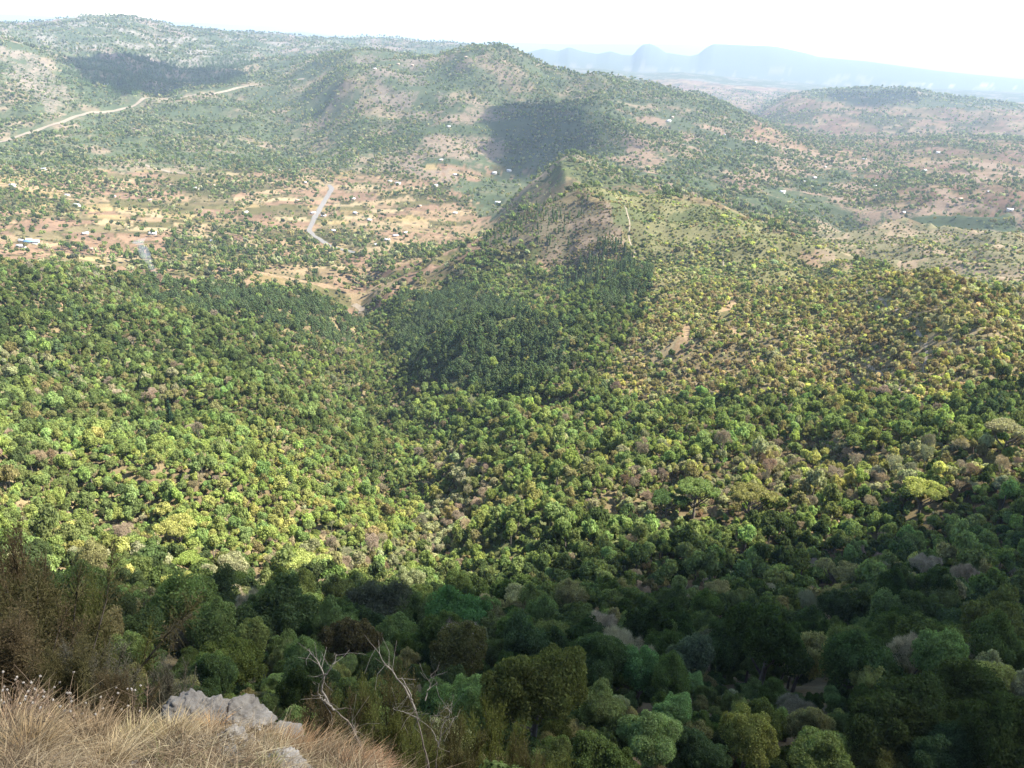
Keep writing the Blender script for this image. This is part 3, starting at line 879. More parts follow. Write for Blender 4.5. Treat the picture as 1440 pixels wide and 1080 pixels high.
def place_labels(looks, px, py):
    """a label for each thing: its look and where it stands from the nearest landmark, counted outwards where several look alike"""
    L = np.array([(a, b) for _, a, b in LANDMARKS], float)
    rows = {}
    for i, look in enumerate(looks):
        d = np.hypot(L[:, 0] - px[i], L[:, 1] - py[i]); k = int(d.argmin())
        a = math.atan2(py[i] - L[k, 1], px[i] - L[k, 0])
        q = DIRS[int(round(a / (math.pi / 4))) % 8]
        rows.setdefault((look, q, LANDMARKS[k][0]), []).append((d[k], i))
    out = [''] * len(looks)
    for (look, q, lm), v in rows.items():
        v.sort()
        for n_, (_, i) in enumerate(v):
            out[i] = f"{ORD[min(n_, 29)] + ' ' if len(v) > 1 else ''}{look} {q} {lm}"
    return out

G = {
 'bright': (.285, .335, .10), 'mid': (.19, .23, .078), 'dark': (.09, .122, .046), 'yellow': (.39, .385, .13), 'olive': (.265, .24, .105), 'grey': (.34, .335, .19),
 'dry': (.42, .345, .21), 'pine': (.095, .135, .055), 'brown': (.25, .195, .11), 'fresh': (.24, .315, .11), 'pink': (.37, .30, .20), 'gold': (.38, .31, .09),
}
WORD = {'bright': 'bright green', 'mid': 'mid green', 'dark': 'dark green', 'yellow': 'yellow green', 'olive': 'olive', 'grey': 'greyish green', 'dry': 'straw',
        'pine': 'dark green', 'brown': 'brown', 'fresh': 'fresh green', 'pink': 'pinkish grey', 'gold': 'golden yellow'}

PROTO = bpy.data.collections.new('prototypes')        # never linked to the scene: sources of the massed far plants
def proto(me, name):
    o = bpy.data.objects.new(name, me); PROTO.objects.link(o); return o

r1 = np.random.default_rng(11)
# full plants for masses
BL = [broad_whole(r1, 15, 900, .085, f'broad_mass_{k}', squash=(.8, 1.0, 1.2, .9, 1.1, .7)[k]) for k in range(6)]
BF = [broad_whole(r1, 7, 110, .21, f'broad_far_{k}', core=.85, with_trunk=False, r0=.34, r1=.5) for k in range(4)]
PN = [pine_whole(r1, 900, .085, f'pine_mass_{k}', wide=(.95, 1.08, .85, 1.0, .9, 1.15)[k], tiers=(6, 7, 5, 8, 6, 7)[k], top=(2.2, 2.5, 2.0, 2.7, 2.35, 1.95)[k])[0] for k in range(6)]
PF = [pine_whole(r1, 90, .22, f'pine_far_{k}', with_trunk=False)[0] for k in range(2)]
def dry_whole(rng, k, name, count=12, length=.2, width=.013):
    mb = MB(); dry_crown(rng, count, k, length, width, name, None, True, mb, 0)
    tube(mb, [(0, 0, -.6), (0, 0, .75)], [.07, .05], 4, 1)
    return mb.mesh(name, [TWIG, BARK])
DM = [dry_whole(r1, 2400, f'dry_mass_{k}') for k in range(3)]
SH = [broad_whole(r1, 8, 240, .16, f'shrub_mass_{k}', with_trunk=False, zc=.45, rise=.4, core=.75, low=-.3) for k in range(4)]
NSH = [broad_whole(r1, 14, 5200, .042, f'shrub_near_{k}', with_trunk=False, zc=.5, rise=.45, core=.6, low=-.4, r0=.2, r1=.38, shape=ICO1) for k in range(4)]
def slim_mesh(rng, k, size, name, trunk=True):
    L = [(rng.normal() * .05, rng.normal() * .05, .5 + 3.6 * f, .42 * (1 - f) ** .6 + .07) for f in np.linspace(0, .97, 9)]
    L += [(math.cos(a) * .28 * (1 - f), math.sin(a) * .28 * (1 - f), .4 + 3.2 * f, .24 * (1 - .6 * f)) for a, f in zip(rng.uniform(0, 6.3, 16), rng.uniform(0, .9, 16))]
    mb = MB(); p, d = shell_points(L, k, rng, 1.25, -.7)
    leaves(mb, p, d + np.array([0, 0, .5]), size, rng, .4, .35)
    cores(mb, L, .7, 1.25, 0, ICO0)
    return mb.mesh(name, [NEEDLE])
SL = [slim_mesh(r1, 420, .13, f'slim_{k}') for k in range(3)]

# near plants: crown and trunk as separate meshes
def near_broad(rng, count, k, size, idx, **kw):
    L = broad_lobes(rng, count, **kw)
    return broad_crown(rng, L, k, size, f'broad_crown_{idx}', core=.54), trunk_mesh(rng, L, [BARK], f'broad_trunk_{idx}', limbs=7)
NB = [near_broad(r1, (17, 20, 24, 18, 22)[k], 9500, .040, k, squash=(.9, 1.1, 1.25, .75, 1.0)[k], r0=.22, r1=.42) for k in range(5)]
XB = [near_broad(r1, (26, 30, 24)[k], 17000, .033, 10 + k, squash=(1.15, .95, 1.25)[k], r0=.17, r1=.36) for k in range(3)]
def flat_lobes(rng):
    L = []
    for k in range(26):
        a, q = rng.uniform(0, 6.3), math.sqrt(rng.uniform(0, 1)) * .85
        L.append((math.cos(a) * q, math.sin(a) * q, 1.5 + .12 * (1 - q * q) + rng.normal() * .05, rng.uniform(.18, .3)))
    return L
def near_flat(rng, k, idx):
    L = flat_lobes(rng)
    return broad_crown(rng, L, k, .05, f'flat_crown_{idx}', core=.6, flat=.55), trunk_mesh(rng, L, [BARK], f'flat_trunk_{idx}', limbs=8, top=.9)
FB = [near_flat(r1, 4200, k) for k in range(2)]
def near_pine(rng, idx, wide):
    me, L = pine_whole(rng, 2600, .06, f'pine_crown_{idx}', False, [NEEDLE], wide=wide, tiers=8)
    mb = MB(); tube(mb, [(0, 0, -.6), (.02, 0, .8), (0, .02, 2.4)], [.085, .065, .02], 6)
    return me, mb.mesh(f'pine_trunk_{idx}', [BARK])
NP = [near_pine(r1, k, (.95, 1.05, .88)[k]) for k in range(3)]
def near_dry(rng, idx):
    mb = MB(); dry_crown(rng, 15, 14000, .13, .0042, '', None, True, mb, 0)
    t = MB(); tube(t, [(0, 0, -.5), (.03, .02, .4), (0, 0, .8)], [.085, .065, .045], 6)
    return mb.mesh(f'dry_crown_{idx}', [TWIG]), t.mesh(f'dry_trunk_{idx}', [BARK])
ND = [near_dry(r1, k) for k in range(3)]

def tinted(o, col, rng=RNG, amt=.12):
    c = np.array(col) * (1 + amt * rng.normal()) * (1 + .05 * rng.normal(size=3))
    o['tint'] = [float(max(.01, v)) for v in c]

def plant(name, cat, meshes, loc, s, rz, col, label, group, sz=1.0, crown_name='crown'):
    e = bpy.data.objects.new(name, None); COL.objects.link(e)
    e.location = loc; e.rotation_euler = (0, 0, rz); e.scale = (s, s, s * sz)
    e.empty_display_size = .1
    tag(e, label, cat, group)
    c = obj(crown_name, meshes[0], e)
    c['tint'] = col
    if len(meshes) > 1: obj('trunk', meshes[1], e)
    return e

def jit(key, rng, amt=.13):
    c = np.array(G[key]) * (1 + amt * rng.normal()) * (1 + .06 * rng.normal(size=3))
    return [float(max(.012, v)) for v in c]

# ------------------------------------------------------------------ hand placed trees of the near slope
NEAR = [  # x, y, half width, colour, kind, label
 (752,978,74,'olive2','x','big leafy tree with yellowish tips, tallest at the bottom middle of the photo'),
 (662,985,42,'fresh','x','pale green round tree just left of the big leafy tree'),
 (648,925,44,'brown2','n','dark brownish green dome shaped tree above the pale round tree'),
 (842,935,46,'dark','x','dense dark green tree rising behind the big leafy tree'),
 (898,948,40,'bright2','n','light green tree right of the dense dark tree behind the big leafy tree'),
 (848,992,34,'mid','n','mid green tree touching the right side of the big leafy tree'),
 (944,1002,32,'fresh2','x','brightest light green bushy tree low in the middle right foreground'),
 (972,925,46,'greyd','n','grey green rounded tree standing above the bright bushy tree'),
 (702,888,46,'mid','n','mid green tree above the dark brownish dome, on the shaded slope'),
 (640,872,52,'bright2','n','broad fresh looking tree in the centre of the shaded slope'),
 (560,892,36,'mid','n','green tree behind the bare branched trees, left of centre'),
 (532,852,46,'darkgrey','n','wide dark greyish tree at the lower edge of the sunlit valley'),
 (492,898,44,'brown2','n','brownish olive tree above the left bare branched tree'),
 (392,862,62,'dark','n','very dark wide spreading tree left of the brownish olive tree'),
 (325,930,46,'olive2','x','yellowish green leafy bush tree just behind the white rock outcrop'),
 (246,862,50,'mid','n','rounded green tree above the yellowish bush, left part of the shade'),
 (192,890,42,'dark','n','dark green tree right of the brown feathery shrubs at the left'),
 (300,842,44,'dark','n','dark rounded tree between two green ones at the left shade edge'),
 (918,1046,46,'fresh','x','green leafy tree at the bottom, right of the big leafy tree'),
 (986,1056,38,'dark','x','dark glossy green tree at the bottom edge, middle right'),
 (1050,1042,44,'yellow2','x','yellowish green tree at the bottom, right of the dark glossy one'),
 (1112,1002,34,'pinkd','d','greyish brown half leafless tree in the bottom right shade'),
 (1078,905,62,'dark2','n','large dark green spreading tree above the greyish brown tree'),
 (1152,1062,46,'mid','x','mid green tree at the bottom edge, lower right'),
 (1262,1008,72,'dark2','x','huge very dark tree in the bottom right shade'),
 (1365,985,64,'dark2','x','dark broad tree at the lower right, beside the huge dark one'),
 (1020,905,38,'greyd','n','greyish tree left of the large dark spreading tree'),
 (1195,930,52,'dark','n','dark rounded tree above the huge very dark tree'),
 (1300,905,52,'mid2','n','dim green tree upper right of the huge dark tree'),
 (1410,890,52,'mid2','n','dim green tree at the right edge of the shaded slope'),
 (430,955,42,'dark','x','dark green bush tree behind the grassy knoll, left bare tree in front'),
 (505,985,44,'mid2','x','deep green leafy tree between the two bare branched trees'),
 (610,1010,40,'mid2','x','deep green leafy tree behind the right bare branched tree'),
 (350,905,42,'mid','n','green tree above the yellowish bush behind the rock outcrop'),
 (1410,1050,60,'dark2','x','dark tree filling the bottom right corner of the photo'),
 (800,890,42,'dark','n','dark tree above the dense dark tree in the middle shade'),
 (766,905,36,'mid','n','small mid green tree in the middle of the shaded slope'),
 (1330,1060,52,'dark','x','dark tree at the bottom edge, second from the right corner'),
 (1235,1070,40,'olive2d','x','olive green tree at the bottom edge under the huge dark tree'),
]
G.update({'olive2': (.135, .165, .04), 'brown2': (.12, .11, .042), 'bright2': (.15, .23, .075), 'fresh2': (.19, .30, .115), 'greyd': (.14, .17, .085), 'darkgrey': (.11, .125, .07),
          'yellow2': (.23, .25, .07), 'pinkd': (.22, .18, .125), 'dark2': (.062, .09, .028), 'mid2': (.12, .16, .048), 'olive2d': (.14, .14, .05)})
taken = []
rn = np.random.default_rng(23)
n_near = {'n': 0, 'x': 0, 'd': 0}
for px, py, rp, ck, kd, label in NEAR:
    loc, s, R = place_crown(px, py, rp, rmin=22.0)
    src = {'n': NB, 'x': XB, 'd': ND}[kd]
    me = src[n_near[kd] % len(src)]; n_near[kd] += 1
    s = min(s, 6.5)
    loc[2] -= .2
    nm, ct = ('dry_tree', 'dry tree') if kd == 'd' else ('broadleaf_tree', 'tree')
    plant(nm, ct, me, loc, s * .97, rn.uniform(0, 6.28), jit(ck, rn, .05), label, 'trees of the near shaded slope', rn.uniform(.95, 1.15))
    taken.append((loc[0], loc[1], s))
taken = np.array(taken)

FLAT = [(432,788,30,'yellow','bright yellow flat topped acacia by the shade edge, left of centre'), (247,738,26,'yellow','yellow green flat topped tree on the left sunlit slope'),
        (318,800,34,'grey','pale greyish flat topped tree at the lower end of the sunlit left slope'), (980,688,30,'mid','flat green spreading tree just above the shade edge, right of centre'),
        (940,700,26,'dark','flat green spreading tree left of the other above the shade edge'), (1300,694,26,'yellow','yellowish flat topped tree on the shade edge at the right'),
        (1420,608,34,'grey','grey green flat topped tree at the right edge above the pale trees'), (1058,700,32,'olive','olive domed flat tree where the shade begins, right of centre'),
        (1180,804,28,'olive','olive flat topped tree in the middle of the right shade'), (735,838,26,'grey','pale flat crowned tree in the middle shade'), (270,790,22,'bright','small green flat topped tree beside the pale one at the left shade edge')]
for k, (px, py, rp, ck, label) in enumerate(FLAT):
    loc, s, R = place_crown(px, py, rp, zc=1.55, rmin=40)
    plant('flat_topped_tree', 'tree', FB[k % 2], loc, s, rn.uniform(0, 6.28), jit(ck, rn, .05), label, 'flat topped trees scattered in the valley', 1.0)
    taken = np.vstack([taken, (loc[0], loc[1], s)])

# ------------------------------------------------------------------ the woods, scrub and far trees
def wedge(r0, r1, step, rng, half=40):
    a = math.radians(half)
    xs = np.arange(-r1 * math.sin(a), r1 * math.sin(a), step); ys = np.arange(max(0, r0 * math.cos(a) - step), r1, step)
    X, Y = np.meshgrid(xs, ys); X = X.ravel() + rng.uniform(-.5, .5, X.size) * step; Y = Y.ravel() + rng.uniform(-.5, .5, Y.size) * step
    R = np.hypot(X, Y); th = np.arctan2(X, Y)
    ok = (R >= r0) & (R < r1) & (np.abs(th) < a)
    return X[ok], Y[ok], R[ok], th[ok]

KEYS = list(G)
KINDS = {k: [] for k in ('broadleaf', 'pine', 'dry', 'shrub', 'slim')}
def emit(kind, x, y, z, R, px, py, s, sz, col, ck):
    KINDS[kind].append((x, y, z, R, px, py, s, sz, col[:, 0], col[:, 1], col[:, 2], ck))
KEYS = list(G)

def choose(keys, probs, u):
    cum = np.cumsum(probs) / np.sum(probs)
    return np.array([KEYS.index(k) for k in keys])[np.searchsorted(cum, u)]

def scatter(r0, r1, step, seed, half=40):
    rng = np.random.default_rng(seed)
    x, y, R, th = wedge(r0, r1, step, rng, half)
    z = zat(th, R); px, py = project(x, y, z)
    ok = (px > -140) & (px < 1580) & (py > -40) & (py < 1330) & ~hidden(th, R, 7.0 if R.size and r1 < 2500 else 12.0)
    x, y, R, th, z, px, py = (a[ok] for a in (x, y, R, th, z, px, py))
    wx, wy = warp(px, py, 24, 3)
    n = len(x)
    patch = fbm(x / 60, y / 60, 71, 3); patch2 = fbm(x / 22, y / 22, 72, 2); big = fbm(x / 260, y / 260, 73, 3)
    u, u2, u3 = rng.random(n), rng.random(n), rng.random(n)
    def zone(name, a=0, b=1e9): return inside(POLY[name], wx, wy) & (R > a) & (R < b)
    kind = np.full(n, 'broadleaf', dtype='U10'); prob = np.full(n, .9); s = np.exp(rng.normal(.42, .36, n)) * np.where(u3 < .06, 1.6, 1.0); s = np.clip(s, .75, 4.2); sz = rng.uniform(.9, 1.7, n)
    # default woodland colours, drifting in patches
    uu = np.clip(u * .75 + (patch - .35) * .8, 0, .999)
    ck = choose(['dark', 'mid', 'fresh', 'bright', 'olive', 'grey', 'yellow'], [.22, .33, .14, .14, .09, .05, .03], uu)
    dryp = .025 + .05 * (patch2 > .58)
    bw = zone('bright_wood', 120, 420)
    ck = np.where(bw, choose(['mid', 'fresh', 'bright', 'yellow', 'olive', 'dark'], [.14, .26, .36, .14, .06, .04], uu), ck)
    s = np.where(bw, s * .9, s)
    ds = zone('dry_stream', 120, 400) | zone('dry_band', 120, 400)
    ck = np.where(ds, choose(['grey', 'yellow', 'olive', 'mid', 'bright', 'dark'], [.36, .22, .14, .12, .1, .06], u), ck); dryp = np.where(ds, .24, dryp)
    gf = zone('green_floor', 200, 600)
    ck = np.where(gf, choose(['mid', 'fresh', 'bright', 'dark', 'olive'], [.3, .3, .22, .1, .08], uu), ck)
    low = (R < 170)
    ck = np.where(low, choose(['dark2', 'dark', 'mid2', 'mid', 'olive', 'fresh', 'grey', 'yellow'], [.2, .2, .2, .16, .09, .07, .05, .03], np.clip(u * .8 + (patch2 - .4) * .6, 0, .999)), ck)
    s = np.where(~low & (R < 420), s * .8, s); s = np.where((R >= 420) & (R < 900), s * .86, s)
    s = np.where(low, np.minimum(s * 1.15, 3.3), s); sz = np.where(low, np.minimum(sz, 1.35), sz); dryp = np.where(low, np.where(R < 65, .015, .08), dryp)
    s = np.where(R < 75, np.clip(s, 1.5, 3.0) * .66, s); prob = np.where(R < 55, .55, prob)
    isdry = u2 < dryp
    kind[isdry] = 'dry'; ck = np.where(isdry, choose(['pink', 'dry', 'grey', 'brown'], [.4, .3, .2, .1], u3), ck)
    leftw = (wx < 560) & (R > 330) & (R < 900) & ~isdry & (wy > 370)
    ck = np.where(leftw, choose(['dark', 'mid', 'mid2', 'fresh', 'olive', 'bright', 'grey'], [.2, .26, .16, .12, .12, .1, .04], uu), ck)
    for p, a, b, dens in (('pine_mid', 350, 900, .95), ('pine_spur', 500, 900, .9), ('pine_spur2', 450, 900, .7), ('pine_left', 400, 900, .85)):
        zn = inside(POLY[p], wx + 40 * (u - .5), wy + 22 * (u3 - .5)) & (R > a) & (R < b) & (u2 < .9)
        kind[zn] = 'pine'; ck = np.where(zn, choose(['pine', 'dark'], [.75, .25], u3), ck); s = np.where(zn, rng.uniform(1.9, 3.3, n), s); sz = np.where(zn, rng.uniform(.9, 1.3, n), sz); prob = np.where(zn, dens * .36, prob)
    stray = (R > 300) & (R < 900) & (u2 > .965) & (wy > 380); kind[stray] = 'pine'; ck = np.where(stray, KEYS.index('pine'), ck)
    # the open ridges: low scrub, few trees
    rs = zone('ridge_scrub', 300, 900)
    crest = rs & (patch > .47)
    kk = np.where(u3 < .78, 'shrub', 'broadleaf')
    kind = np.where(rs, kk, kind)
    ck = np.where(rs, choose(['olive', 'brown', 'grey', 'mid', 'yellow', 'dry', 'dark'], [.28, .2, .12, .13, .14, .08, .05], u), ck)
    s = np.where(rs, np.where(kind == 'shrub', rng.uniform(.7, 1.6, n), rng.uniform(1.2, 2.2, n)), s)
    prob = np.where(rs, .8, prob)
    gfk = zone('grass_flank', 600, 1250)
    kind = np.where(gfk, 'shrub', kind); ck = np.where(gfk, choose(['olive', 'mid', 'dark', 'grey'], [.34, .28, .28, .1], u), ck); s = np.where(gfk, rng.uniform(.8, 2.0, n), s); prob = np.where(gfk, .32 + .3 * (patch > .52), prob)
    rh = (R > 850) & (R < 1650) & (wx > 1150) & (wy > 300) & (py > 305)
    kind = np.where(rh, 'shrub', kind); ck = np.where(rh, choose(['olive', 'mid', 'dark', 'grey', 'brown'], [.3, .25, .25, .1, .1], u), ck); s = np.where(rh, rng.uniform(.9, 2.3, n), s); prob = np.where(rh, .5, prob)
    bu = zone('burnt', 700, 1150)
    prob = np.where(bu, .5, prob); kind = np.where(bu, np.where(u2 < .5, 'shrub', 'broadleaf'), kind); ck = np.where(bu, choose(['brown', 'olive', 'dark', 'pink'], [.4, .2, .2, .2], u), ck); s = np.where(bu, rng.uniform(.8, 1.9, n), s)
    sl = (zone('slim_a', 800, 1150) | zone('slim_b', 750, 1150))
    fr = sl & (u2 < .55)
    kind = np.where(fr, 'slim', kind); ck = np.where(fr, KEYS.index('pine'), ck); s = np.where(fr, rng.uniform(1.2, 2.9, n), s); sz = np.where(fr, rng.uniform(.6, 1.2, n), sz); prob = np.where(fr, .55, np.where(sl, .6, prob))
    for p in ('slip_a', 'slip_b', 'slip_c', 'bare_flank'):
        prob = np.where(zone(p, 300, 1200), .06, prob)
    # valley fields, right plain, far hills
    far = (R >= 900) & ~gfk & ~rh & ~bu & ~sl & ~(zone('pine_mid') | zone('pine_left'))
    fields = far & (R < 2060) & (th < math.radians(1)) & (wy > 225) & (wy < 440)
    plain = far & (th > math.radians(7)) & (R > 1560) & (z < -225) & ~((R < 2500) & (wx < 1190) & (wy < 300))
    hills = far & ~fields & ~plain
    woods = (zone('floor_wood1', 900) | zone('floor_wood2', 900) | zone('floor_wood3', 900) | zone('floor_wood4', 900) | zone('valley_wood', 900))
    ckf = choose(['dark', 'mid2', 'mid', 'olive', 'grey', 'darkgrey'], [.2, .22, .24, .14, .1, .1], u)
    ck = np.where(far, ckf, ck)
    kind = np.where(far, np.where(u2 < .07, 'pine', 'broadleaf'), kind)
    lanes = np.abs(fbm(x / 170, y / 170, 74, 3) - .5) < .022
    prob = np.where(fields, np.where(woods, .62, .07 + .75 * smooth(.55, .64, patch) * smooth(.40, .5, big) + .42 * lanes + .10 * smooth(.5, .6, patch2)), prob)
    prob = np.where(plain, .04 + .5 * smooth(.55, .64, patch) * smooth(.40, .5, big) + .35 * lanes + .08 * smooth(.5, .6, patch2), prob)
    prob = np.where(hills, np.clip(.45 + 2.2 * (patch - .42), .08, .97), prob)
    scrn = (fields | plain) & (fbm(x / 150, y / 150, 54, 4) > np.where(plain, .62, .60)); prob = np.where(scrn, .75, prob)
    small = (u3 < .5)
    s = np.where(far, np.where(small, rng.uniform(1.2, 2.2, n), rng.uniform(2.2, 4.4, n)), s)
    rw = zone('road_wood', 2300); prob = np.where(rw, .95, prob); kind = np.where(rw, 'pine', kind); ck = np.where(rw, KEYS.index('pine'), ck)
    tan = zone('far_tan', 1600, 2900) | zone('brown_spur', 2000, 3500) | zone('top_left_brown', 2000, 4300); prob = np.where(tan, prob * .4, prob)
    # scale with distance band: only the bigger clumps are worth drawing far off
    s = np.where(R > 2300, s * 1.15, s); s = np.where(R > 3600, s * 1.35, s)
    keep = u[rng.permutation(n)] < prob
    # clearings: footpaths, road verges, knoll
    keep &= R > 26
    keep &= ~((R < 34) & (th < math.radians(-8)))
    d = np.full(n, 9e9)
    nearidx = np.nonzero(R < 260)[0]
    if len(nearidx):
        dd = np.sqrt((x[nearidx, None] - taken[None, :, 0]) ** 2 + (y[nearidx, None] - taken[None, :, 1]) ** 2) - taken[None, :, 2] * .75
        d[nearidx] = dd.min(1)
    keep &= d > 0.8
    for pts, w in CLEAR:
        q = pts[:, :2]
        cand = np.nonzero(keep & (x > q[:, 0].min() - w) & (x < q[:, 0].max() + w) & (y > q[:, 1].min() - w) & (y < q[:, 1].max() + w))[0]
        if len(cand):
            dd = np.sqrt((x[cand, None] - q[None, :, 0]) ** 2 + (y[cand, None] - q[None, :, 1]) ** 2).min(1)
            keep[cand[dd < w]] = False
    base = np.array([G[k] for k in KEYS])[ck] * (1 + .14 * rng.normal(size=(n, 1))) * (1 + .035 * rng.normal(size=(n, 3)))
    base = np.maximum(base, .012)
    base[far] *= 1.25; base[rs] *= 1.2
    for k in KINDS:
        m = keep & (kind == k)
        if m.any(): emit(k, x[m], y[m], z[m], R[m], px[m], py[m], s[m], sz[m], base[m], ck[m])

# ------------------------------------------------------------------ roads and paths, draped over the ground
def drape(pts, step):
    g = np.array([ground_point(*p)[:2] for p in pts])
    d = np.concatenate([[0], np.cumsum(np.linalg.norm(np.diff(g, axis=0), axis=1))])
    k = max(8, int(d[-1] / step)); t = np.linspace(0, d[-1], k)
    p = np.stack([np.interp(t, d, g[:, 0]), np.interp(t, d, g[:, 1])], -1)
    for _ in range(3): p[1:-1] = (p[:-2] + 2 * p[1:-1] + p[2:]) / 4
    return p

CLEAR = []
def ribbon(name, pts, width, mat, lift, step, label, clear):
    p = drape(pts, step)
    t = unit(np.gradient(p, axis=0)); s = np.stack([-t[:, 1], t[:, 0]], -1)
    wv = width * (.75 + .5 * fbm(p[:, 0] / (step * 3), p[:, 1] / (step * 3), 7, 2))[:, None]
    cols = np.linspace(-.5, .5, 5)
    V = []
    for c in cols:
        q = p + s * wv * c
        th, R = np.arctan2(q[:, 0], q[:, 1]), np.hypot(q[:, 0], q[:, 1])
        V.append(np.stack([q[:, 0], q[:, 1], zat(th, R) + lift], -1))
    V = np.stack(V, 1); k = len(p)
    a, b = np.meshgrid(np.arange(k - 1), np.arange(4), indexing='ij')
    f = np.stack([a * 5 + b, a * 5 + b + 1, (a + 1) * 5 + b + 1, (a + 1) * 5 + b], -1).reshape(-1, 4)
    tag(obj(name, mesh_from(name, V.reshape(-1, 3), f, [mat], None, True)), kind='structure', label=label)
    if clear: CLEAR.append((p, clear))

DIRT = plain_noise('road_dirt', (.17, .135, .092), (.25, .205, .145), .2)
TAR = plain_noise('road_grey', (.115, .108, .097), (.16, .15, .135), .3)
ribbon('road', [(500,356),(478,350),(462,345),(452,338),(440,330),(434,324),(440,312),(450,293),(458,280),(463,272),(467,266),(463,260)], 9, TAR, .35, 6, 'grey road bending through the valley fields', 12)
ribbon('hillside_road', [(-20,208),(10,198),(40,187),(75,176),(110,163),(118,160),(150,158),(190,148),(240,139),(280,133),(320,128),(360,120),(400,114),(428,111)], 13, DIRT, 1.2, 14, 'pale dirt road climbing across the far left hillside', 24)
ribbon('field_track', [(500,440),(512,438),(505,432),(497,428)], 7, DIRT, .3, 4, 'pale dirt track in the valley bottom', 8)
ribbon('lane', [(190,228),(215,236),(240,243),(260,244),(310,246)], 9, DIRT, .4, 6, 'pale lane among trees at the far side of the valley', 10)
FP = [([(1080,450),(1095,462),(1110,466),(1125,470),(1134,478)], 'footpath on the right ridge, left piece'), ([(1142,486),(1160,488),(1175,494),(1188,500)], 'footpath crossing the right ridge below its top'),
      ([(1278,455),(1290,468),(1296,476)], 'short path on the right ridge slope'), ([(1302,480),(1303,500),(1299,528)], 'path running straight down the right ridge'),
      ([(1212,404),(1228,418),(1245,430),(1262,438)], 'worn path under the right ridge top'), ([(1222,512),(1245,530),(1262,546),(1272,555),(1271,568)], 'zigzag path low on the right ridge slope'),
      ([(862,272),(872,285),(882,300),(886,316),(884,332),(888,345),(893,358),(886,372)], 'footpath along the crest of the pointed ridge'), ([(1017,355),(1018,378),(1019,388)], 'short pale path on the grassy flank'),
      ([(880,384),(868,395),(858,402)], 'pale strip of bare soil below the pointed ridge')]
for pts, lab in FP: ribbon('footpath', pts, 1.3, DIRT, .18, 2.5, lab, 1.2)
HP = [(45,342),(36,340),(30,348),(130,352),(108,290),(95,276),(62,239),(160,278),(240,262),(300,262),(300,341),(276,266),(395,241),(430,258),(440,301),(418,283),(455,305),(470,326),(500,301),(496,281),(520,311),(548,256),(560,259),(570,329),(590,291),(612,262),(640,247),(545,339),(556,333),(530,346),(505,346),(640,301),(700,286),(695,244),(716,241),(620,226),(631,179),(560,91),(527,98),(580,93),(655,81),(680,71),(925,256),(940,171),(945,166),(1020,191),(1130,256),(1145,251),(1060,201),(1180,211),(1230,263),(1300,241),(1350,281),(1390,271),(1100,271),(1160,236),(1245,191),(1400,211),(1320,216),(150,115+5),(215,330),(345,300),(120,330),(18,262),(210,283),(1420,296),(1270,300),(1215,225)]
HG = [ground_point(*p) for p in HP]
CLEAR.append((np.array(HG), 9.0))

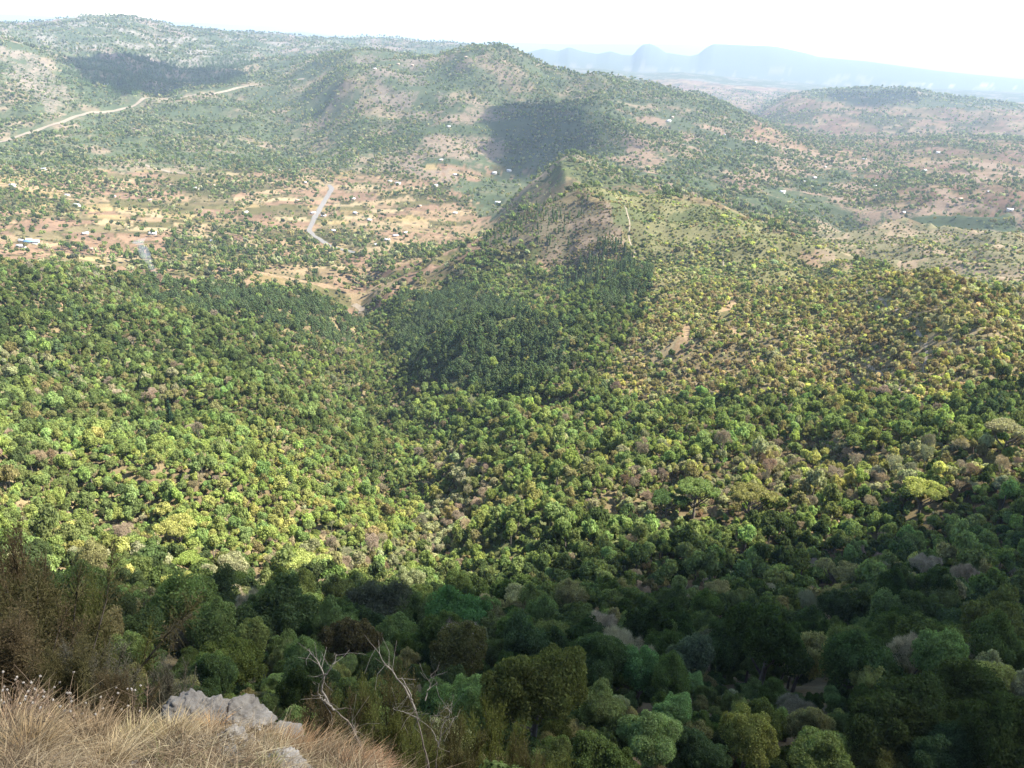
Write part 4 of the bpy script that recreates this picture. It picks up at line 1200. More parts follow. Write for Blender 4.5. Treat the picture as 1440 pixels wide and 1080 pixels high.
def undergrowth(r0, r1, step, seed, half=42):
    rng = np.random.default_rng(seed)
    x, y, R, th = wedge(r0, r1, step, rng, half)
    z = zat(th, R); px, py = project(x, y, z)
    ok = (px > -140) & (px < 1580) & (py < 1500) & ~hidden(th, R, 2.0) & ~((R < 14.5) & (px < 640)) & ~((R < 30) & (px < 150))
    x, y, R, th, z, px, py = (a[ok] for a in (x, y, R, th, z, px, py))
    n = len(x); u, u2 = rng.random(n), rng.random(n)
    wx, wy = warp(px, py, 22, 3)
    patch = fbm(x / 25, y / 25, 75, 3)
    ck = choose(['dark', 'mid2', 'mid', 'olive', 'brown2', 'fresh', 'grey'], [.22, .24, .2, .14, .09, .07, .04], np.clip(u * .8 + (patch - .4) * .6, 0, .999))
    s = rng.uniform(.7, 1.7, n) * np.where(R < 40, .75, 1.0)
    rs = inside(POLY['ridge_scrub'], wx, wy) & (R > 300)
    ck = np.where(rs, choose(['brown', 'olive', 'grey', 'dry', 'yellow', 'mid', 'dark'], [.26, .26, .12, .1, .1, .1, .06], np.clip(u * .7 + (patch - .35) * .9, 0, .999)), ck)
    ck = np.where(rs & (R > 520) & (u2 < .5), choose(['yellow', 'olive', 'mid', 'fresh'], [.35, .35, .2, .1], u), ck)
    s = np.where(rs, rng.uniform(.6, 1.6, n), s)
    gfz = (inside(POLY['grass_flank'], wx, wy) | ((wx > 1150) & (wy > 300))) & (R > 600)
    brn = (inside(POLY['burnt'], wx, wy) | inside(POLY['slim_a'], wx, wy) | inside(POLY['slim_b'], wx, wy)) & (R > 700)
    okfar = (R < 900) | gfz | brn
    sun = (R > 200) & ~rs
    ck = np.where(sun, choose(['mid', 'fresh', 'olive', 'bright', 'grey', 'dark', 'dry', 'brown'], [.22, .16, .16, .14, .1, .08, .08, .06], u), ck)
    ck = np.where(gfz, choose(['olive', 'yellow', 'mid', 'grey', 'brown', 'dark'], [.36, .14, .18, .14, .1, .08], np.clip(u * .7 + (patch - .35) * .9, 0, .999)), ck); s = np.where(gfz, rng.uniform(.6, 1.7, n), s)
    ck = np.where(brn, choose(['brown', 'olive', 'pink', 'dark', 'grey', 'mid'], [.32, .2, .16, .14, .1, .08], u), ck); s = np.where(brn, rng.uniform(.7, 1.9, n), s)
    rsz = np.exp(rng.normal(0, .3, n)); s = np.where(rs | gfz, s * rsz, s); clump = smooth(.36, .60, .6 * patch + .4 * fbm(x / 9, y / 9, 76, 2)); s = np.where(rs | gfz, s * (.75 + .5 * clump), s)
    keep = okfar & (u2 < np.where(gfz, .2 + .75 * clump, np.where(brn, .7, np.where(rs, .30 + .7 * clump, np.where(R < 60, .8, np.where(R > 180, .75, .5))))))
    for p in ('slip_b', 'slip_c'): keep &= ~inside(POLY[p], wx, wy)
    for pts, w in CLEAR:
        q = pts[:, :2]
        cand = np.nonzero(keep & (x > q[:, 0].min() - w) & (x < q[:, 0].max() + w) & (y > q[:, 1].min() - w) & (y < q[:, 1].max() + w))[0]
        if len(cand):
            dd = np.sqrt((x[cand, None] - q[None, :, 0]) ** 2 + (y[cand, None] - q[None, :, 1]) ** 2).min(1)
            keep[cand[dd < w * .8]] = False
    base = np.maximum(np.array([G[k] for k in KEYS])[ck] * (1 + .14 * rng.normal(size=(n, 1))) * (1 + .06 * rng.normal(size=(n, 3))), .012)
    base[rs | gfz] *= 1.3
    emit('shrub', x[keep], y[keep], z[keep], R[keep], px[keep], py[keep], s[keep], rng.uniform(.8, 1.3, n)[keep], base[keep], ck[keep])

KEYS = list(G)
undergrowth(11, 60, 1.6, 201, 46)
undergrowth(60, 200, 2.4, 202, 44)
undergrowth(200, 900, 2.6, 203, 38)
undergrowth(900, 1300, 4.0, 204, 36)
scatter(26, 170, 3.0, 101, 44)
scatter(170, 420, 2.15, 102)
scatter(420, 900, 2.5, 103, 38)
scatter(900, 1250, 5.2, 104, 36)
scatter(1250, 2300, 7.0, 105, 34)
scatter(2300, 3600, 8.6, 106, 33)
scatter(3600, 7000, 16.0, 107, 33)

# geometry nodes that set a mass of plants on points
def mass_group(name, objs):
    coll = bpy.data.collections.new(name + '_sources')
    for o in objs: coll.objects.link(o)
    ng = bpy.data.node_groups.new(name, 'GeometryNodeTree')
    ng.interface.new_socket('Geometry', in_out='INPUT', socket_type='NodeSocketGeometry')
    ng.interface.new_socket('Geometry', in_out='OUTPUT', socket_type='NodeSocketGeometry')
    gi, go = ng.nodes.new('NodeGroupInput'), ng.nodes.new('NodeGroupOutput')
    ci = ng.nodes.new('GeometryNodeCollectionInfo'); ci.inputs['Collection'].default_value = coll
    ci.inputs['Separate Children'].default_value = True; ci.inputs['Reset Children'].default_value = True
    ip = ng.nodes.new('GeometryNodeInstanceOnPoints'); ip.inputs['Pick Instance'].default_value = True
    def na(nm, ty):
        nd = ng.nodes.new('GeometryNodeInputNamedAttribute'); nd.data_type = ty; nd.inputs[0].default_value = nm
        return next(s for s in nd.outputs if s.enabled and s.name == 'Attribute')
    L = ng.links.new
    L(gi.outputs[0], ip.inputs['Points']); L(ci.outputs[0], ip.inputs['Instance'])
    L(na('which', 'INT'), ip.inputs['Instance Index']); L(na('turn', 'FLOAT_VECTOR'), ip.inputs['Rotation']); L(na('size', 'FLOAT_VECTOR'), ip.inputs['Scale'])
    L(ip.outputs[0], go.inputs[0])
    return ng

def mass(name, label, d, objs, which, rng):
    n = len(d['x'])
    if not n: return
    me = bpy.data.meshes.new(name); me.vertices.add(n)
    me.vertices.foreach_set('co', np.stack([d['x'], d['y'], d['z'] - .25], -1).astype(np.float32).ravel())
    def at(nm, ty, v, key):
        a = me.attributes.new(nm, ty, 'POINT'); a.data.foreach_set(key, v.ravel())
    at('which', 'INT', which.astype(np.int32), 'value')
    at('turn', 'FLOAT_VECTOR', np.stack([rng.normal(0, .05, n), rng.normal(0, .05, n), rng.uniform(0, 6.283, n)], -1).astype(np.float32), 'vector')
    at('size', 'FLOAT_VECTOR', np.stack([d['s'], d['s'], d['s'] * d['sz']], -1).astype(np.float32), 'vector')
    at('tint', 'FLOAT_VECTOR', np.stack([d['r'], d['g'], d['b']], -1).astype(np.float32), 'vector')
    o = obj(name, me); md = o.modifiers.new('plants', 'NODES'); md.node_group = mass_group(name + '_nodes', objs)
    tag(o, label, kind='stuff')
    return o

def cat_kind(k):
    a = [np.concatenate([np.asarray(e[i]) for e in KINDS[k]]) for i in range(12)]
    return dict(zip(('x', 'y', 'z', 'R', 'px', 'py', 's', 'sz', 'r', 'g', 'b', 'ck'), a))

SPEC = {  # name, category, noun, limit, near meshes, mass objects (near, far), group, stuff name, stuff label
 'broadleaf': ('broadleaf_tree', 'tree', 'tree', 300 - 38, NB, BL, BF, 'broadleaf trees of the valley', 'woodland_trees', 'mass of smaller broadleaf trees covering valley slopes and far hills'),
 'pine': ('pine_tree', 'pine tree', 'pine', 255, NP, PN, PF, 'pine trees of the plantations', 'pine_forest', 'mass of smaller pine trees in plantations and on far hills'),
 'dry': ('dry_tree', 'dry tree', 'leafless tree', 299, ND, DM, DM, 'leafless dry season trees', 'dry_woodland', 'scattered leafless trees farther off among the woods'),
 'shrub': ('shrub', 'shrub', 'low shrub', 300, None, SH, SH, 'low shrubs on the open ridges', 'hillside_scrub', 'low scrub covering the open ridges'),
 'slim': ('conifer_tree', 'conifer', 'slim conifer', 150, None, SL, SL, 'slim conifers on the pointed ridge', 'conifer_stand', 'slim conifers standing on the pointed ridge'),
}
rl = np.random.default_rng(77)
for kind, (name, cat, noun, limit, near, massm, farm, group, sname, slabel) in SPEC.items():
    d = cat_kind(kind)
    th = np.arctan2(d['x'], d['y'])
    hc = {'broadleaf': 1.4, 'pine': 1.7, 'dry': 1.3, 'shrub': .5, 'slim': 2.0}[kind]
    cx, cy = project(d['x'], d['y'], d['z'] + hc * d['s'] * d['sz'])
    shown = (cx > 4) & (cx < W0 - 4) & (cy > 4) & (cy < H0 - 6) & ~hidden(th, d['R'], hc * d['s'])
    rank = np.where(shown, d['s'] / d['R'], 0)
    order = np.argsort(-rank)
    lim = min(limit, int(shown.sum()))
    single = np.zeros(len(rank), bool); single[order[:lim]] = True
    med = np.median(d['s'][single])
    ids = np.nonzero(single)[0]
    looks = []
    for i in ids:
        size = 'small' if d['s'][i] < med * .85 else ('large' if d['s'][i] > med * 1.15 else 'medium')
        colw = WORD.get(KEYS[d['ck'][i]], {'dark2': 'very dark green', 'mid2': 'deep green', 'darkgrey': 'dark greyish'}.get(KEYS[d['ck'][i]], 'green'))
        looks.append(f"{size} {colw} {noun}")
    for label, i in zip(place_labels(looks, cx[ids], cy[ids]), ids):
        col = [float(d['r'][i]), float(d['g'][i]), float(d['b'][i])]
        loc = (d['x'][i], d['y'][i], d['z'][i] - .25)
        if near:
            plant(name, cat, (XB if kind == 'broadleaf' and d['R'][i] < 60 else near)[rl.integers(3)], loc, d['s'][i], rl.uniform(0, 6.28), col, label, group, d['sz'][i])
        else:
            src = NSH if kind == 'shrub' and d['R'][i] < 160 else massm
            o = obj(name, src[rl.integers(len(src))], None, loc, (0, 0, rl.uniform(0, 6.28)), (d['s'][i], d['s'][i], d['s'][i] * d['sz'][i]))
            tag(o, label, cat, group); o['tint'] = col
    rest = ~single
    q = {k: v[rest] for k, v in d.items()}
    objs = [proto(m, m.name) for m in massm] + ([proto(m, m.name) for m in farm] if farm is not massm else [])
    if kind == 'broadleaf': objs += [proto(m[0], m[0].name) for m in XB]
    if kind == 'shrub': objs += [proto(m, m.name) for m in NSH]
    objs.sort(key=lambda o: o.name)
    names = [o.name for o in objs]
    nearid = np.array([names.index(m.name) for m in massm]); farid = np.array([names.index(m.name) for m in farm])
    nq = len(q['x'])
    which = np.where(q['R'] < 800, nearid[rl.integers(len(nearid), size=nq)], farid[rl.integers(len(farid), size=nq)]) if nq else np.zeros(0)
    if kind == 'broadleaf':
        ns = np.array([names.index(m[0].name) for m in XB]); which = np.where(q['R'] < 110, ns[rl.integers(len(ns), size=nq)], which)
    if kind == 'shrub':
        ns = np.array([names.index(m.name) for m in NSH]); which = np.where(q['R'] < 130, ns[rl.integers(len(ns), size=nq)], which)
    mass(sname, slabel, q, objs, which, rl)

# the lone dark cypress on the left slope
loc = ground_point(240, 599)
o = obj('cypress_tree', SL[0], None, loc, (0, 0, 1.0), (3.1, 3.1, 2.9)); o['tint'] = [.022, .042, .022]
tag(o, 'lone dark cypress shaped conifer standing among rounded trees on the left slope', 'tree')

# ------------------------------------------------------------------ houses
def roof_material(name, c1, c2): return plain_noise(name, c1, c2, 1.2, .55)
WALLM = [plain_noise('mud_wall', (.30, .20, .13), (.42, .30, .20), 1.0), plain_noise('plaster_wall', (.55, .5, .43), (.66, .62, .55), 1.0)]
ROOFM = [roof_material('tin_roof', (.52, .52, .52), (.68, .68, .67)), roof_material('rusty_roof', (.30, .19, .13), (.45, .33, .25)), roof_material('blue_roof', (.16, .33, .46), (.24, .42, .54))]
def house_meshes(l, w, h, rh, wall, roof, idx):
    a, b = l / 2, w / 2
    mb = MB()
    v = [(-a, -b, -1.5), (a, -b, -1.5), (a, b, -1.5), (-a, b, -1.5), (-a, -b, h), (a, -b, h), (a, b, h), (-a, b, h)]
    mb.add(v, np.array([(0, 1, 5, 4), (1, 2, 6, 5), (2, 3, 7, 6), (3, 0, 4, 7)]))
    mb.add([(-a, -b, h), (-a, b, h), (-a, 0, h + rh)], np.array([(0, 1, 2)])); mb.add([(a, -b, h), (a, b, h), (a, 0, h + rh)], np.array([(0, 2, 1)]))
    wm = mb.mesh(f'house_wall_{idx}', [wall])
    e, t = .5, .12
    mb = MB()
    for sgn in (-1, 1):
        zl = h - rh * e / b
        p = [(-a - e, sgn * (b + e), zl + .03), (a + e, sgn * (b + e), zl + .03), (a + e, 0, h + rh + .03), (-a - e, 0, h + rh + .03)]
        q = [(x, y, z + t) for x, y, z in p]
        mb.add(p + q, np.array([(0, 1, 2, 3), (4, 5, 6, 7), (0, 1, 5, 4), (1, 2, 6, 5), (3, 0, 4, 7), (2, 3, 7, 6)]))
    rm = mb.mesh(f'house_roof_{idx}', [roof])
    mb = MB()
    mb.add([(-.5, -b - .04, 0), (.5, -b - .04, 0), (.5, -b - .04, 2.0), (-.5, -b - .04, 2.0), (-.5, -b + .02, 0), (.5, -b + .02, 0), (.5, -b + .02, 2.0), (-.5, -b + .02, 2.0)],
           np.array([(0, 1, 2, 3), (0, 1, 5, 4), (1, 2, 6, 5), (2, 3, 7, 6), (3, 0, 4, 7)]))
    return wm, rm, mb.mesh(f'house_door_{idx}', [DARK_BARK])
HM = [house_meshes(8, 5.5, 2.4, 1.3, WALLM[0], ROOFM[0], 0), house_meshes(7, 5, 2.4, 1.4, WALLM[0], ROOFM[1], 1), house_meshes(10, 6, 2.6, 1.4, WALLM[1], ROOFM[0], 2),
      house_meshes(17, 7, 2.8, 1.6, WALLM[1], ROOFM[2], 3), house_meshes(15, 6, 2.7, 1.4, WALLM[1], ROOFM[0], 4)]
rh_ = np.random.default_rng(5)
hk = [3, 4, 2] + [int(rh_.choice([0, 0, 1, 2])) for _ in HP[3:]]
roofword = {0: 'tin roofed mud house', 1: 'rusty roofed mud house', 2: 'pale plastered tin roofed house'}
hl = place_labels([roofword.get(k, 'house') for k in hk], [p[0] for p in HP], [p[1] for p in HP])
hl[0] = 'long bright blue roofed building in the fields at the left edge'
hl[1] = 'long white roofed building left of and behind the blue roofed one'
hl[2] = 'smaller pale roofed house in front of the long white roofed building'
for k, (g, m, lab) in enumerate(zip(HG, hk, hl)):
    e = bpy.data.objects.new('house', None); COL.objects.link(e)
    e.location = (g[0], g[1], g[2] + .2); e.rotation_euler = (0, 0, .35 if k < 3 else rh_.uniform(-.6, .9))
    R = math.hypot(g[0], g[1]); sc_ = 1.0 if R < 2300 else 1.25; e.scale = (sc_,) * 3
    tag(e, lab, 'house', 'houses scattered over the valley and hills')
    obj('wall', HM[m][0], e); obj('roof', HM[m][1], e); obj('door', HM[m][2], e)

# ------------------------------------------------------------------ smoke rising from a burning field
def build_smoke():
    g = ground_point(226, 392)
    m, nt, out = nmat('field_smoke')
    pv = N(nt, 'ShaderNodeVolumePrincipled'); pv.inputs['Color'].default_value = (.9, .93, 1, 1); pv.inputs['Density'].default_value = .028
    nt.links.new(pv.outputs[0], out.inputs['Volume'])
    mb = MB(); r = np.random.default_rng(4)
    path = [(0, 0, 1, 2.0), (-4, 2, 5, 3.0), (-9, 3, 10, 4.2), (-13, 5, 17, 5.0), (-18, 8, 26, 6.5), (-24, 12, 38, 8.0)]
    P = np.array(path); t = np.linspace(0, 1, 16); tt = np.linspace(0, 1, len(P))
    pts = np.stack([np.interp(t, tt, P[:, i]) for i in range(3)], -1); rad = np.interp(t, tt, P[:, 3])
    tube(mb, pts, rad * .7 * (1 + .25 * r.normal(size=16)).clip(.5, 1.5), 12)
    v = np.concatenate(mb.v)
    v = v + .9 * np.stack([fbm(v[:, 0] / 2.5 + k * 9, v[:, 2] / 2.5, 80 + k, 3) - .5 for k in range(3)], -1) * 3
    f = np.concatenate(mb.q)
    v = np.vstack([v, v[:12].mean(0), v[-12:].mean(0)]); n0 = len(v)
    caps = np.array([(n0 - 2, (j + 1) % 12, j) for j in range(12)] + [(n0 - 1, n0 - 14 + j, n0 - 14 + (j + 1) % 12) for j in range(12)])
    me = mesh_from('smoke', v, [f, caps], [m], None, True)
    tag(obj('smoke', me, None, tuple(g)), kind='stuff', label='thin white smoke drifting up from a burnt field patch')
build_smoke()

# ------------------------------------------------------------------ the knoll in front: rock, grass, dried plants
def rock_material(name, c1, c2, c3):
    m, nt, out = nmat(name); L = nt.links.new
    tc = N(nt, 'ShaderNodeTexCoord')
    a = N(nt, 'ShaderNodeTexNoise', i_Scale=5.0, i_Detail=9.0, i_Roughness=.72); L(tc.outputs['Object'], a.inputs['Vector'])
    cr = N(nt, 'ShaderNodeValToRGB'); e = cr.color_ramp.elements
    e[0].position, e[1].position = .3, .62; e[0].color, e[1].color = (*c1, 1), (*c2, 1)
    x = e.new(.76); x.color = (*c3, 1)
    L(a.outputs[0], cr.inputs[0])
    v = N(nt, 'ShaderNodeTexVoronoi', i_Scale=7.0); v.feature = 'DISTANCE_TO_EDGE'; L(tc.outputs['Object'], v.inputs['Vector'])
    li = N(nt, 'ShaderNodeTexNoise', i_Scale=16.0, i_Detail=6.0, i_Roughness=.7); L(tc.outputs['Object'], li.inputs['Vector'])
    th = N(nt, 'ShaderNodeMapRange', i_1=.56, i_2=.64, i_3=0.0, i_4=.75); L(li.outputs[0], th.inputs[0])
    mx = N(nt, 'ShaderNodeMix', data_type='RGBA'); L(th.outputs[0], mx.inputs[0]); L(cr.outputs[0], mx.inputs[6]); mx.inputs[7].default_value = (.10, .10, .09, 1)
    bs = N(nt, 'ShaderNodeBsdfPrincipled', i_Roughness=.92); L(mx.outputs[2], bs.inputs['Base Color'])
    bp = N(nt, 'ShaderNodeBump', i_Strength=.9, i_Distance=.03); L(a.outputs[0], bp.inputs['Height']); L(bp.outputs[0], bs.inputs['Normal'])
    L(bs.outputs[0], out.inputs[0])
    return m
ROCK = rock_material('weathered_limestone', (.055, .048, .04), (.145, .132, .112), (.29, .275, .245))
WHITE_ROCK = rock_material('pale_limestone', (.11, .098, .08), (.225, .205, .175), (.36, .335, .295))

def n3(v, sc, seed):
    return (fbm(v[:, 0] * sc + v[:, 2] * sc * .7 + 13, v[:, 1] * sc - v[:, 2] * sc * .6, seed, 5) + fbm(v[:, 0] * sc - 5, v[:, 2] * sc + v[:, 1] * .4 * sc, seed + 9, 5) - 1)
ICO5 = ico(5)
def rock(px, py, R, size, label, mat, seed, rz=0.0, sink=.35, name='boulder', cuts=9):
    r = np.random.default_rng(seed)
    v = ICO5[0].copy()
    for _ in range(cuts):                                  # cleaved faces
        nv = unit(r.normal(size=3) * np.array([1, 1, .7])); dist = r.uniform(.5, .85)
        t = v @ nv - dist; v = v - np.maximum(t, 0)[:, None] * nv * .95
    d = n3(v, 1.5, seed) * .55 + n3(v, 3.7, seed + 3) * .28
    d = d - np.abs(n3(v, 6.5, seed + 5)) * .30 + n3(v, 17, seed + 7) * .07       # clefts and grain
    ledge = ((v[:, 2] * 3.2 + n3(v, 2.2, seed + 8) * 1.4) % 1.0)
    d = d + (smooth(0, .25, ledge) * smooth(1, .8, ledge) - .6) * .10
    v = v * (1 + d)[:, None] * np.array(size)
    g = at_distance(px, py, R)
    o = obj(name, mesh_from(name, v, ICO5[1], [mat], None, True), None, (g[0], g[1], g[2] + size[2] * (1 - 2 * sink)), (0, 0, rz))
    return tag(o, label, 'rock', 'pale rocks on the grassy knoll')
rock(332, 990, 7.5, (.44, .34, .25), 'highest grey weathered peak of rock on the knoll edge', ROCK, 3, .2, .08)
rock(283, 995, 7.5, (.40, .30, .20), 'grey lumpy rock just left of the highest peak', ROCK, 14, -.3, .05)
rock(243, 1000, 7.6, (.30, .25, .15), 'low grey rock at the left end of the outcrop', ROCK, 22, .8, .02)
rock(382, 1002, 7.4, (.32, .24, .13), 'low grey slab at the right end of the outcrop', ROCK, 31, .1, .05)
rock(322, 1052, 6.3, (.19, .16, .15), 'white stone in the grass below the outcrop, middle of the knoll', WHITE_ROCK, 45, .5, .3)
rock(342, 1035, 6.6, (.13, .12, .1), 'white stone just behind the white one in the grass', WHITE_ROCK, 51, .9, .3)
rock(547, 1074, 6.2, (.085, .09, .10), 'smooth white rounded stone at the right foot of the knoll', WHITE_ROCK, 63, .2, .2, cuts=2)
rock(400, 1074, 5.9, (.26, .2, .11), 'flat pale stone slab at the bottom edge beside the tussocks', WHITE_ROCK, 72, .2, .35)
rock(325, 1074, 5.9, (.10, .10, .08), 'small dark grey stone at the bottom edge under the white stones', ROCK, 81, .2, .3)
rock(65, 1035, 6.8, (.14, .14, .1), 'grey white stone among dried flower stalks at the left', WHITE_ROCK, 93, .2, .35)

def straw_material():
    m, nt, out = nmat('dry_straw'); L = nt.links.new
    at = N(nt, 'ShaderNodeAttribute', attribute_type='INSTANCER', attribute_name='tint')
    geo = N(nt, 'ShaderNodeNewGeometry')
    r = N(nt, 'ShaderNodeMapRange', i_1=0.0, i_2=1.0, i_3=.55, i_4=1.4); L(geo.outputs['Random Per Island'], r.inputs[0])
    mx = N(nt, 'ShaderNodeVectorMath', operation='SCALE'); L(at.outputs['Vector'], mx.inputs[0]); L(r.outputs[0], mx.inputs['Scale'])
    df = N(nt, 'ShaderNodeBsdfDiffuse'); L(mx.outputs[0], df.inputs['Color'])
    tr = N(nt, 'ShaderNodeBsdfTranslucent'); L(mx.outputs[0], tr.inputs['Color'])
    ms = N(nt, 'ShaderNodeMixShader', i_0=.3); L(df.outputs[0], ms.inputs[1]); L(tr.outputs[0], ms.inputs[2]); L(ms.outputs[0], out.inputs[0])
    return m
STRAW = straw_material()

def blades(base, direc, length, bend, width, rng):
    """bent strips: base (k,3), initial direction, length, bend vector"""
    k = len(base); side = unit(np.cross(direc, rng.normal(size=(k, 3))))
    segs = 4; P = []
    for i in range(segs + 1):
        f = i / segs
        c = base + direc * (length * f)[:, None] + bend * (length * f * f)[:, None]
        w = (width * (1 - f ** 1.5) + .0006)[:, None] * side
        P.append(np.stack([c - w, c + w], 1))
    V = np.stack(P, 1).reshape(k, -1, 3)
    q = np.array([(2 * i, 2 * i + 1, 2 * i + 3, 2 * i + 2) for i in range(segs)])
    F = (np.arange(k)[:, None, None] * (2 * segs + 2) + q[None]).reshape(-1, 4)
    return V.reshape(-1, 3), F

def near_area(n, rng, pxr=(-60, 565), Rr=(4.6, 8.6)):
    px = rng.uniform(*pxr, n); th, _ = polar(px, np.full(n, 1040.0)); R = rng.uniform(*Rr, n)
    return R * np.sin(th), R * np.cos(th), th, R

def grass_field():
    r = np.random.default_rng(88)
    for name, n, per, hgt, tint, lab, lean, thr in (('dry_grass', 1300, 22, (.10, .30), (.30, .235, .145), 'matted straw coloured dry grass over the knoll', .6, .475), ('reddish_grass', 500, 22, (.12, .32), (.21, .155, .095), 'reddish brown dry grass among the straw on the knoll', .5, .47),
                                          ('grey_litter', 2200, 14, (.04, .11), (.24, .205, .16), 'short grey dead grass litter on the knoll', 1.3, .3), ('pale_grass', 420, 20, (.12, .34), (.40, .335, .21), 'bleached pale grass in patches on the knoll', .7, .53),
                                          ('greenish_grass', 260, 18, (.10, .26), (.19, .185, .085), 'half green grass in patches on the knoll', .55, .5), ('brown_weeds', 420, 12, (.12, .38), (.12, .085, .055), 'dark brown dead weeds among the grass on the knoll', .7, .46)):
        x, y, th, R = near_area(n, r)
        sd = int(95 + 7 * len(name))
        m = fbm(x / .55, y / .55, sd, 3)
        keep = m > thr
        x, y, th, R = x[keep], y[keep], th[keep], R[keep]; n = len(x)
        base = np.stack([x, y, zat(th, R) - .02], -1).repeat(per, 0) + r.normal(size=(n * per, 3)) * np.array([.05, .05, .004])
        az = r.uniform(0, 6.28, n * per); tilt = np.abs(r.normal(0, lean, n * per))
        d = np.stack([np.sin(tilt) * np.cos(az), np.sin(tilt) * np.sin(az), np.cos(tilt)], -1)
        ln = r.uniform(*hgt, n * per) * np.repeat(.55 + .9 * fbm(x / .4, y / .4, 96, 2), per)
        cb = r.normal(size=(n, 2)) * .45 + np.array([.14, -.05])
        bend = np.concatenate([np.repeat(cb, per, 0) + .35 * r.normal(size=(n * per, 2)), -.3 * np.ones((n * per, 1)) - .3 * r.random((n * per, 1))], 1)
        V, F = blades(base, d, ln, bend, r.uniform(.0014, .0036, n * per), r)
        o = obj(name, mesh_from(name, V, F, [STRAW])); o['tint'] = list(tint)
        tag(o, lab, kind='stuff')
grass_field()

def gravel():
    r = np.random.default_rng(404); mb = MB()
    x, y, th, R = near_area(900, r)
    m = fbm(x / .6, y / .6, 333, 3) > .5
    for a, b, t, q in zip(x[m], y[m], th[m], R[m]):
        sc = math.exp(r.normal(-4.2, .55)); v = ICO1[0] * (1 + .25 * r.normal(size=(42, 1))) * np.array([1, r.uniform(.6, 1), r.uniform(.4, .8)]) * sc
        mb.add(v + np.array([a, b, float(zat(np.array([t]), np.array([q]))[0]) + sc * .2]), ICO1[1])
    tag(obj('gravel', mb.mesh('gravel', [WHITE_ROCK])), 'loose pale gravel lying among the grass on the knoll', kind='stuff')
gravel()

def tussock(px, py, R, h, spread, lean, tint, label, blades_n=420, seed=0):
    r = np.random.default_rng(seed + 300)
    g = at_distance(px, py, R)
    k = blades_n
    a, q = r.uniform(0, 6.28, k), np.sqrt(r.uniform(0, 1, k)) * spread * .35
    base = np.stack([np.cos(a) * q, np.sin(a) * q, np.full(k, -.04)], -1)
    tilt = np.abs(r.normal(0, .32, k)) + q / max(spread, .01) * .8
    d = unit(np.stack([np.sin(tilt) * np.cos(a), np.sin(tilt) * np.sin(a), np.cos(tilt)], -1) + np.array(lean) * .8)
    bend = np.array(lean) * .5 + np.stack([.12 * r.normal(size=k), .12 * r.normal(size=k), -.25 - .2 * r.random(k)], -1)
    V, F = blades(base, d, h * r.uniform(.55, 1.15, k), bend, r.uniform(.0016, .0034, k), r)
    o = obj('grass_tussock', mesh_from('grass_tussock', V, F, [STRAW]), None, tuple(g)); o['tint'] = list(tint)
    tag(o, label, 'grass tussock', 'dry grass tussocks on the knoll')
rt_ = (.26, .19, .115)
TUS = [(455,1072,6.2,.52,.3,(.35,.05,0),rt_,'biggest reddish tussock bent to the right at the end of the knoll'),
 (420,1050,6.5,.46,.28,(.3,.1,0),(.34,.22,.12),'reddish tussock left of the biggest bent one'),
 (490,1088,5.9,.4,.26,(.4,0,0),(.36,.23,.13),'lower reddish tussock in front of the round white stone'),
 (395,1035,6.8,.36,.24,(.3,.1,0),(.33,.21,.11),'small reddish tussock right below the rock slab'),
 (326,1040,6.6,.34,.16,(0,.05,0),(.20,.15,.085),'dark upright fan shaped tussock under the highest rock peak'),
 (295,1012,7.1,.36,.1,(.03,0,0),(.50,.29,.11),'narrow orange tussock standing against the outcrop'),
 (520,1080,6.1,.34,.26,(.2,.05,0),(.37,.22,.13),'pinkish brown tussock at the right foot of the knoll'),
 (365,1030,6.8,.3,.22,(.2,0,0),(.36,.27,.15),'straw tussock between the outcrop and the reddish ones'),
 (190,1045,6.5,.42,.24,(.05,.05,0),(.40,.33,.18),'pale straw tussock left of the middle of the knoll'),
 (240,1055,6.4,.38,.24,(.1,0,0),(.42,.33,.18),'pale straw tussock below the left end of the outcrop'),
 (130,1050,6.5,.45,.26,(-.05,.05,0),(.30,.22,.13),'brown tussock in front of the dried flower stalks'),
 (40,1070,6.1,.5,.28,(.1,0,0),(.34,.25,.14),'tall straw tussock in the bottom left corner'),
 (95,1030,6.9,.5,.26,(0,0,0),(.24,.17,.10),'dark brown tussock among the dried flower stalks'),
 (15,1030,6.9,.52,.26,(.1,0,0),(.29,.20,.12),'brown tussock at the left edge of the knoll'),
 (215,1015,7.1,.34,.2,(0,.1,0),(.38,.34,.18),'yellowish green tussock left of the low grey rock'),
 (270,1030,6.8,.3,.2,(.1,0,0),(.34,.23,.12),'short reddish straw tussock right below the outcrop'),
 (375,1082,5.8,.24,.16,(0,0,0),(.24,.25,.09),'small greenish tussock at the bottom edge beside the slab'),
 (150,1075,5.9,.36,.24,(.05,0,0),(.40,.31,.18),'straw tussock at the bottom edge, left of the middle')]
for k, t in enumerate(TUS): tussock(*t, seed=k, blades_n=520 if t[4] > .2 else 300)

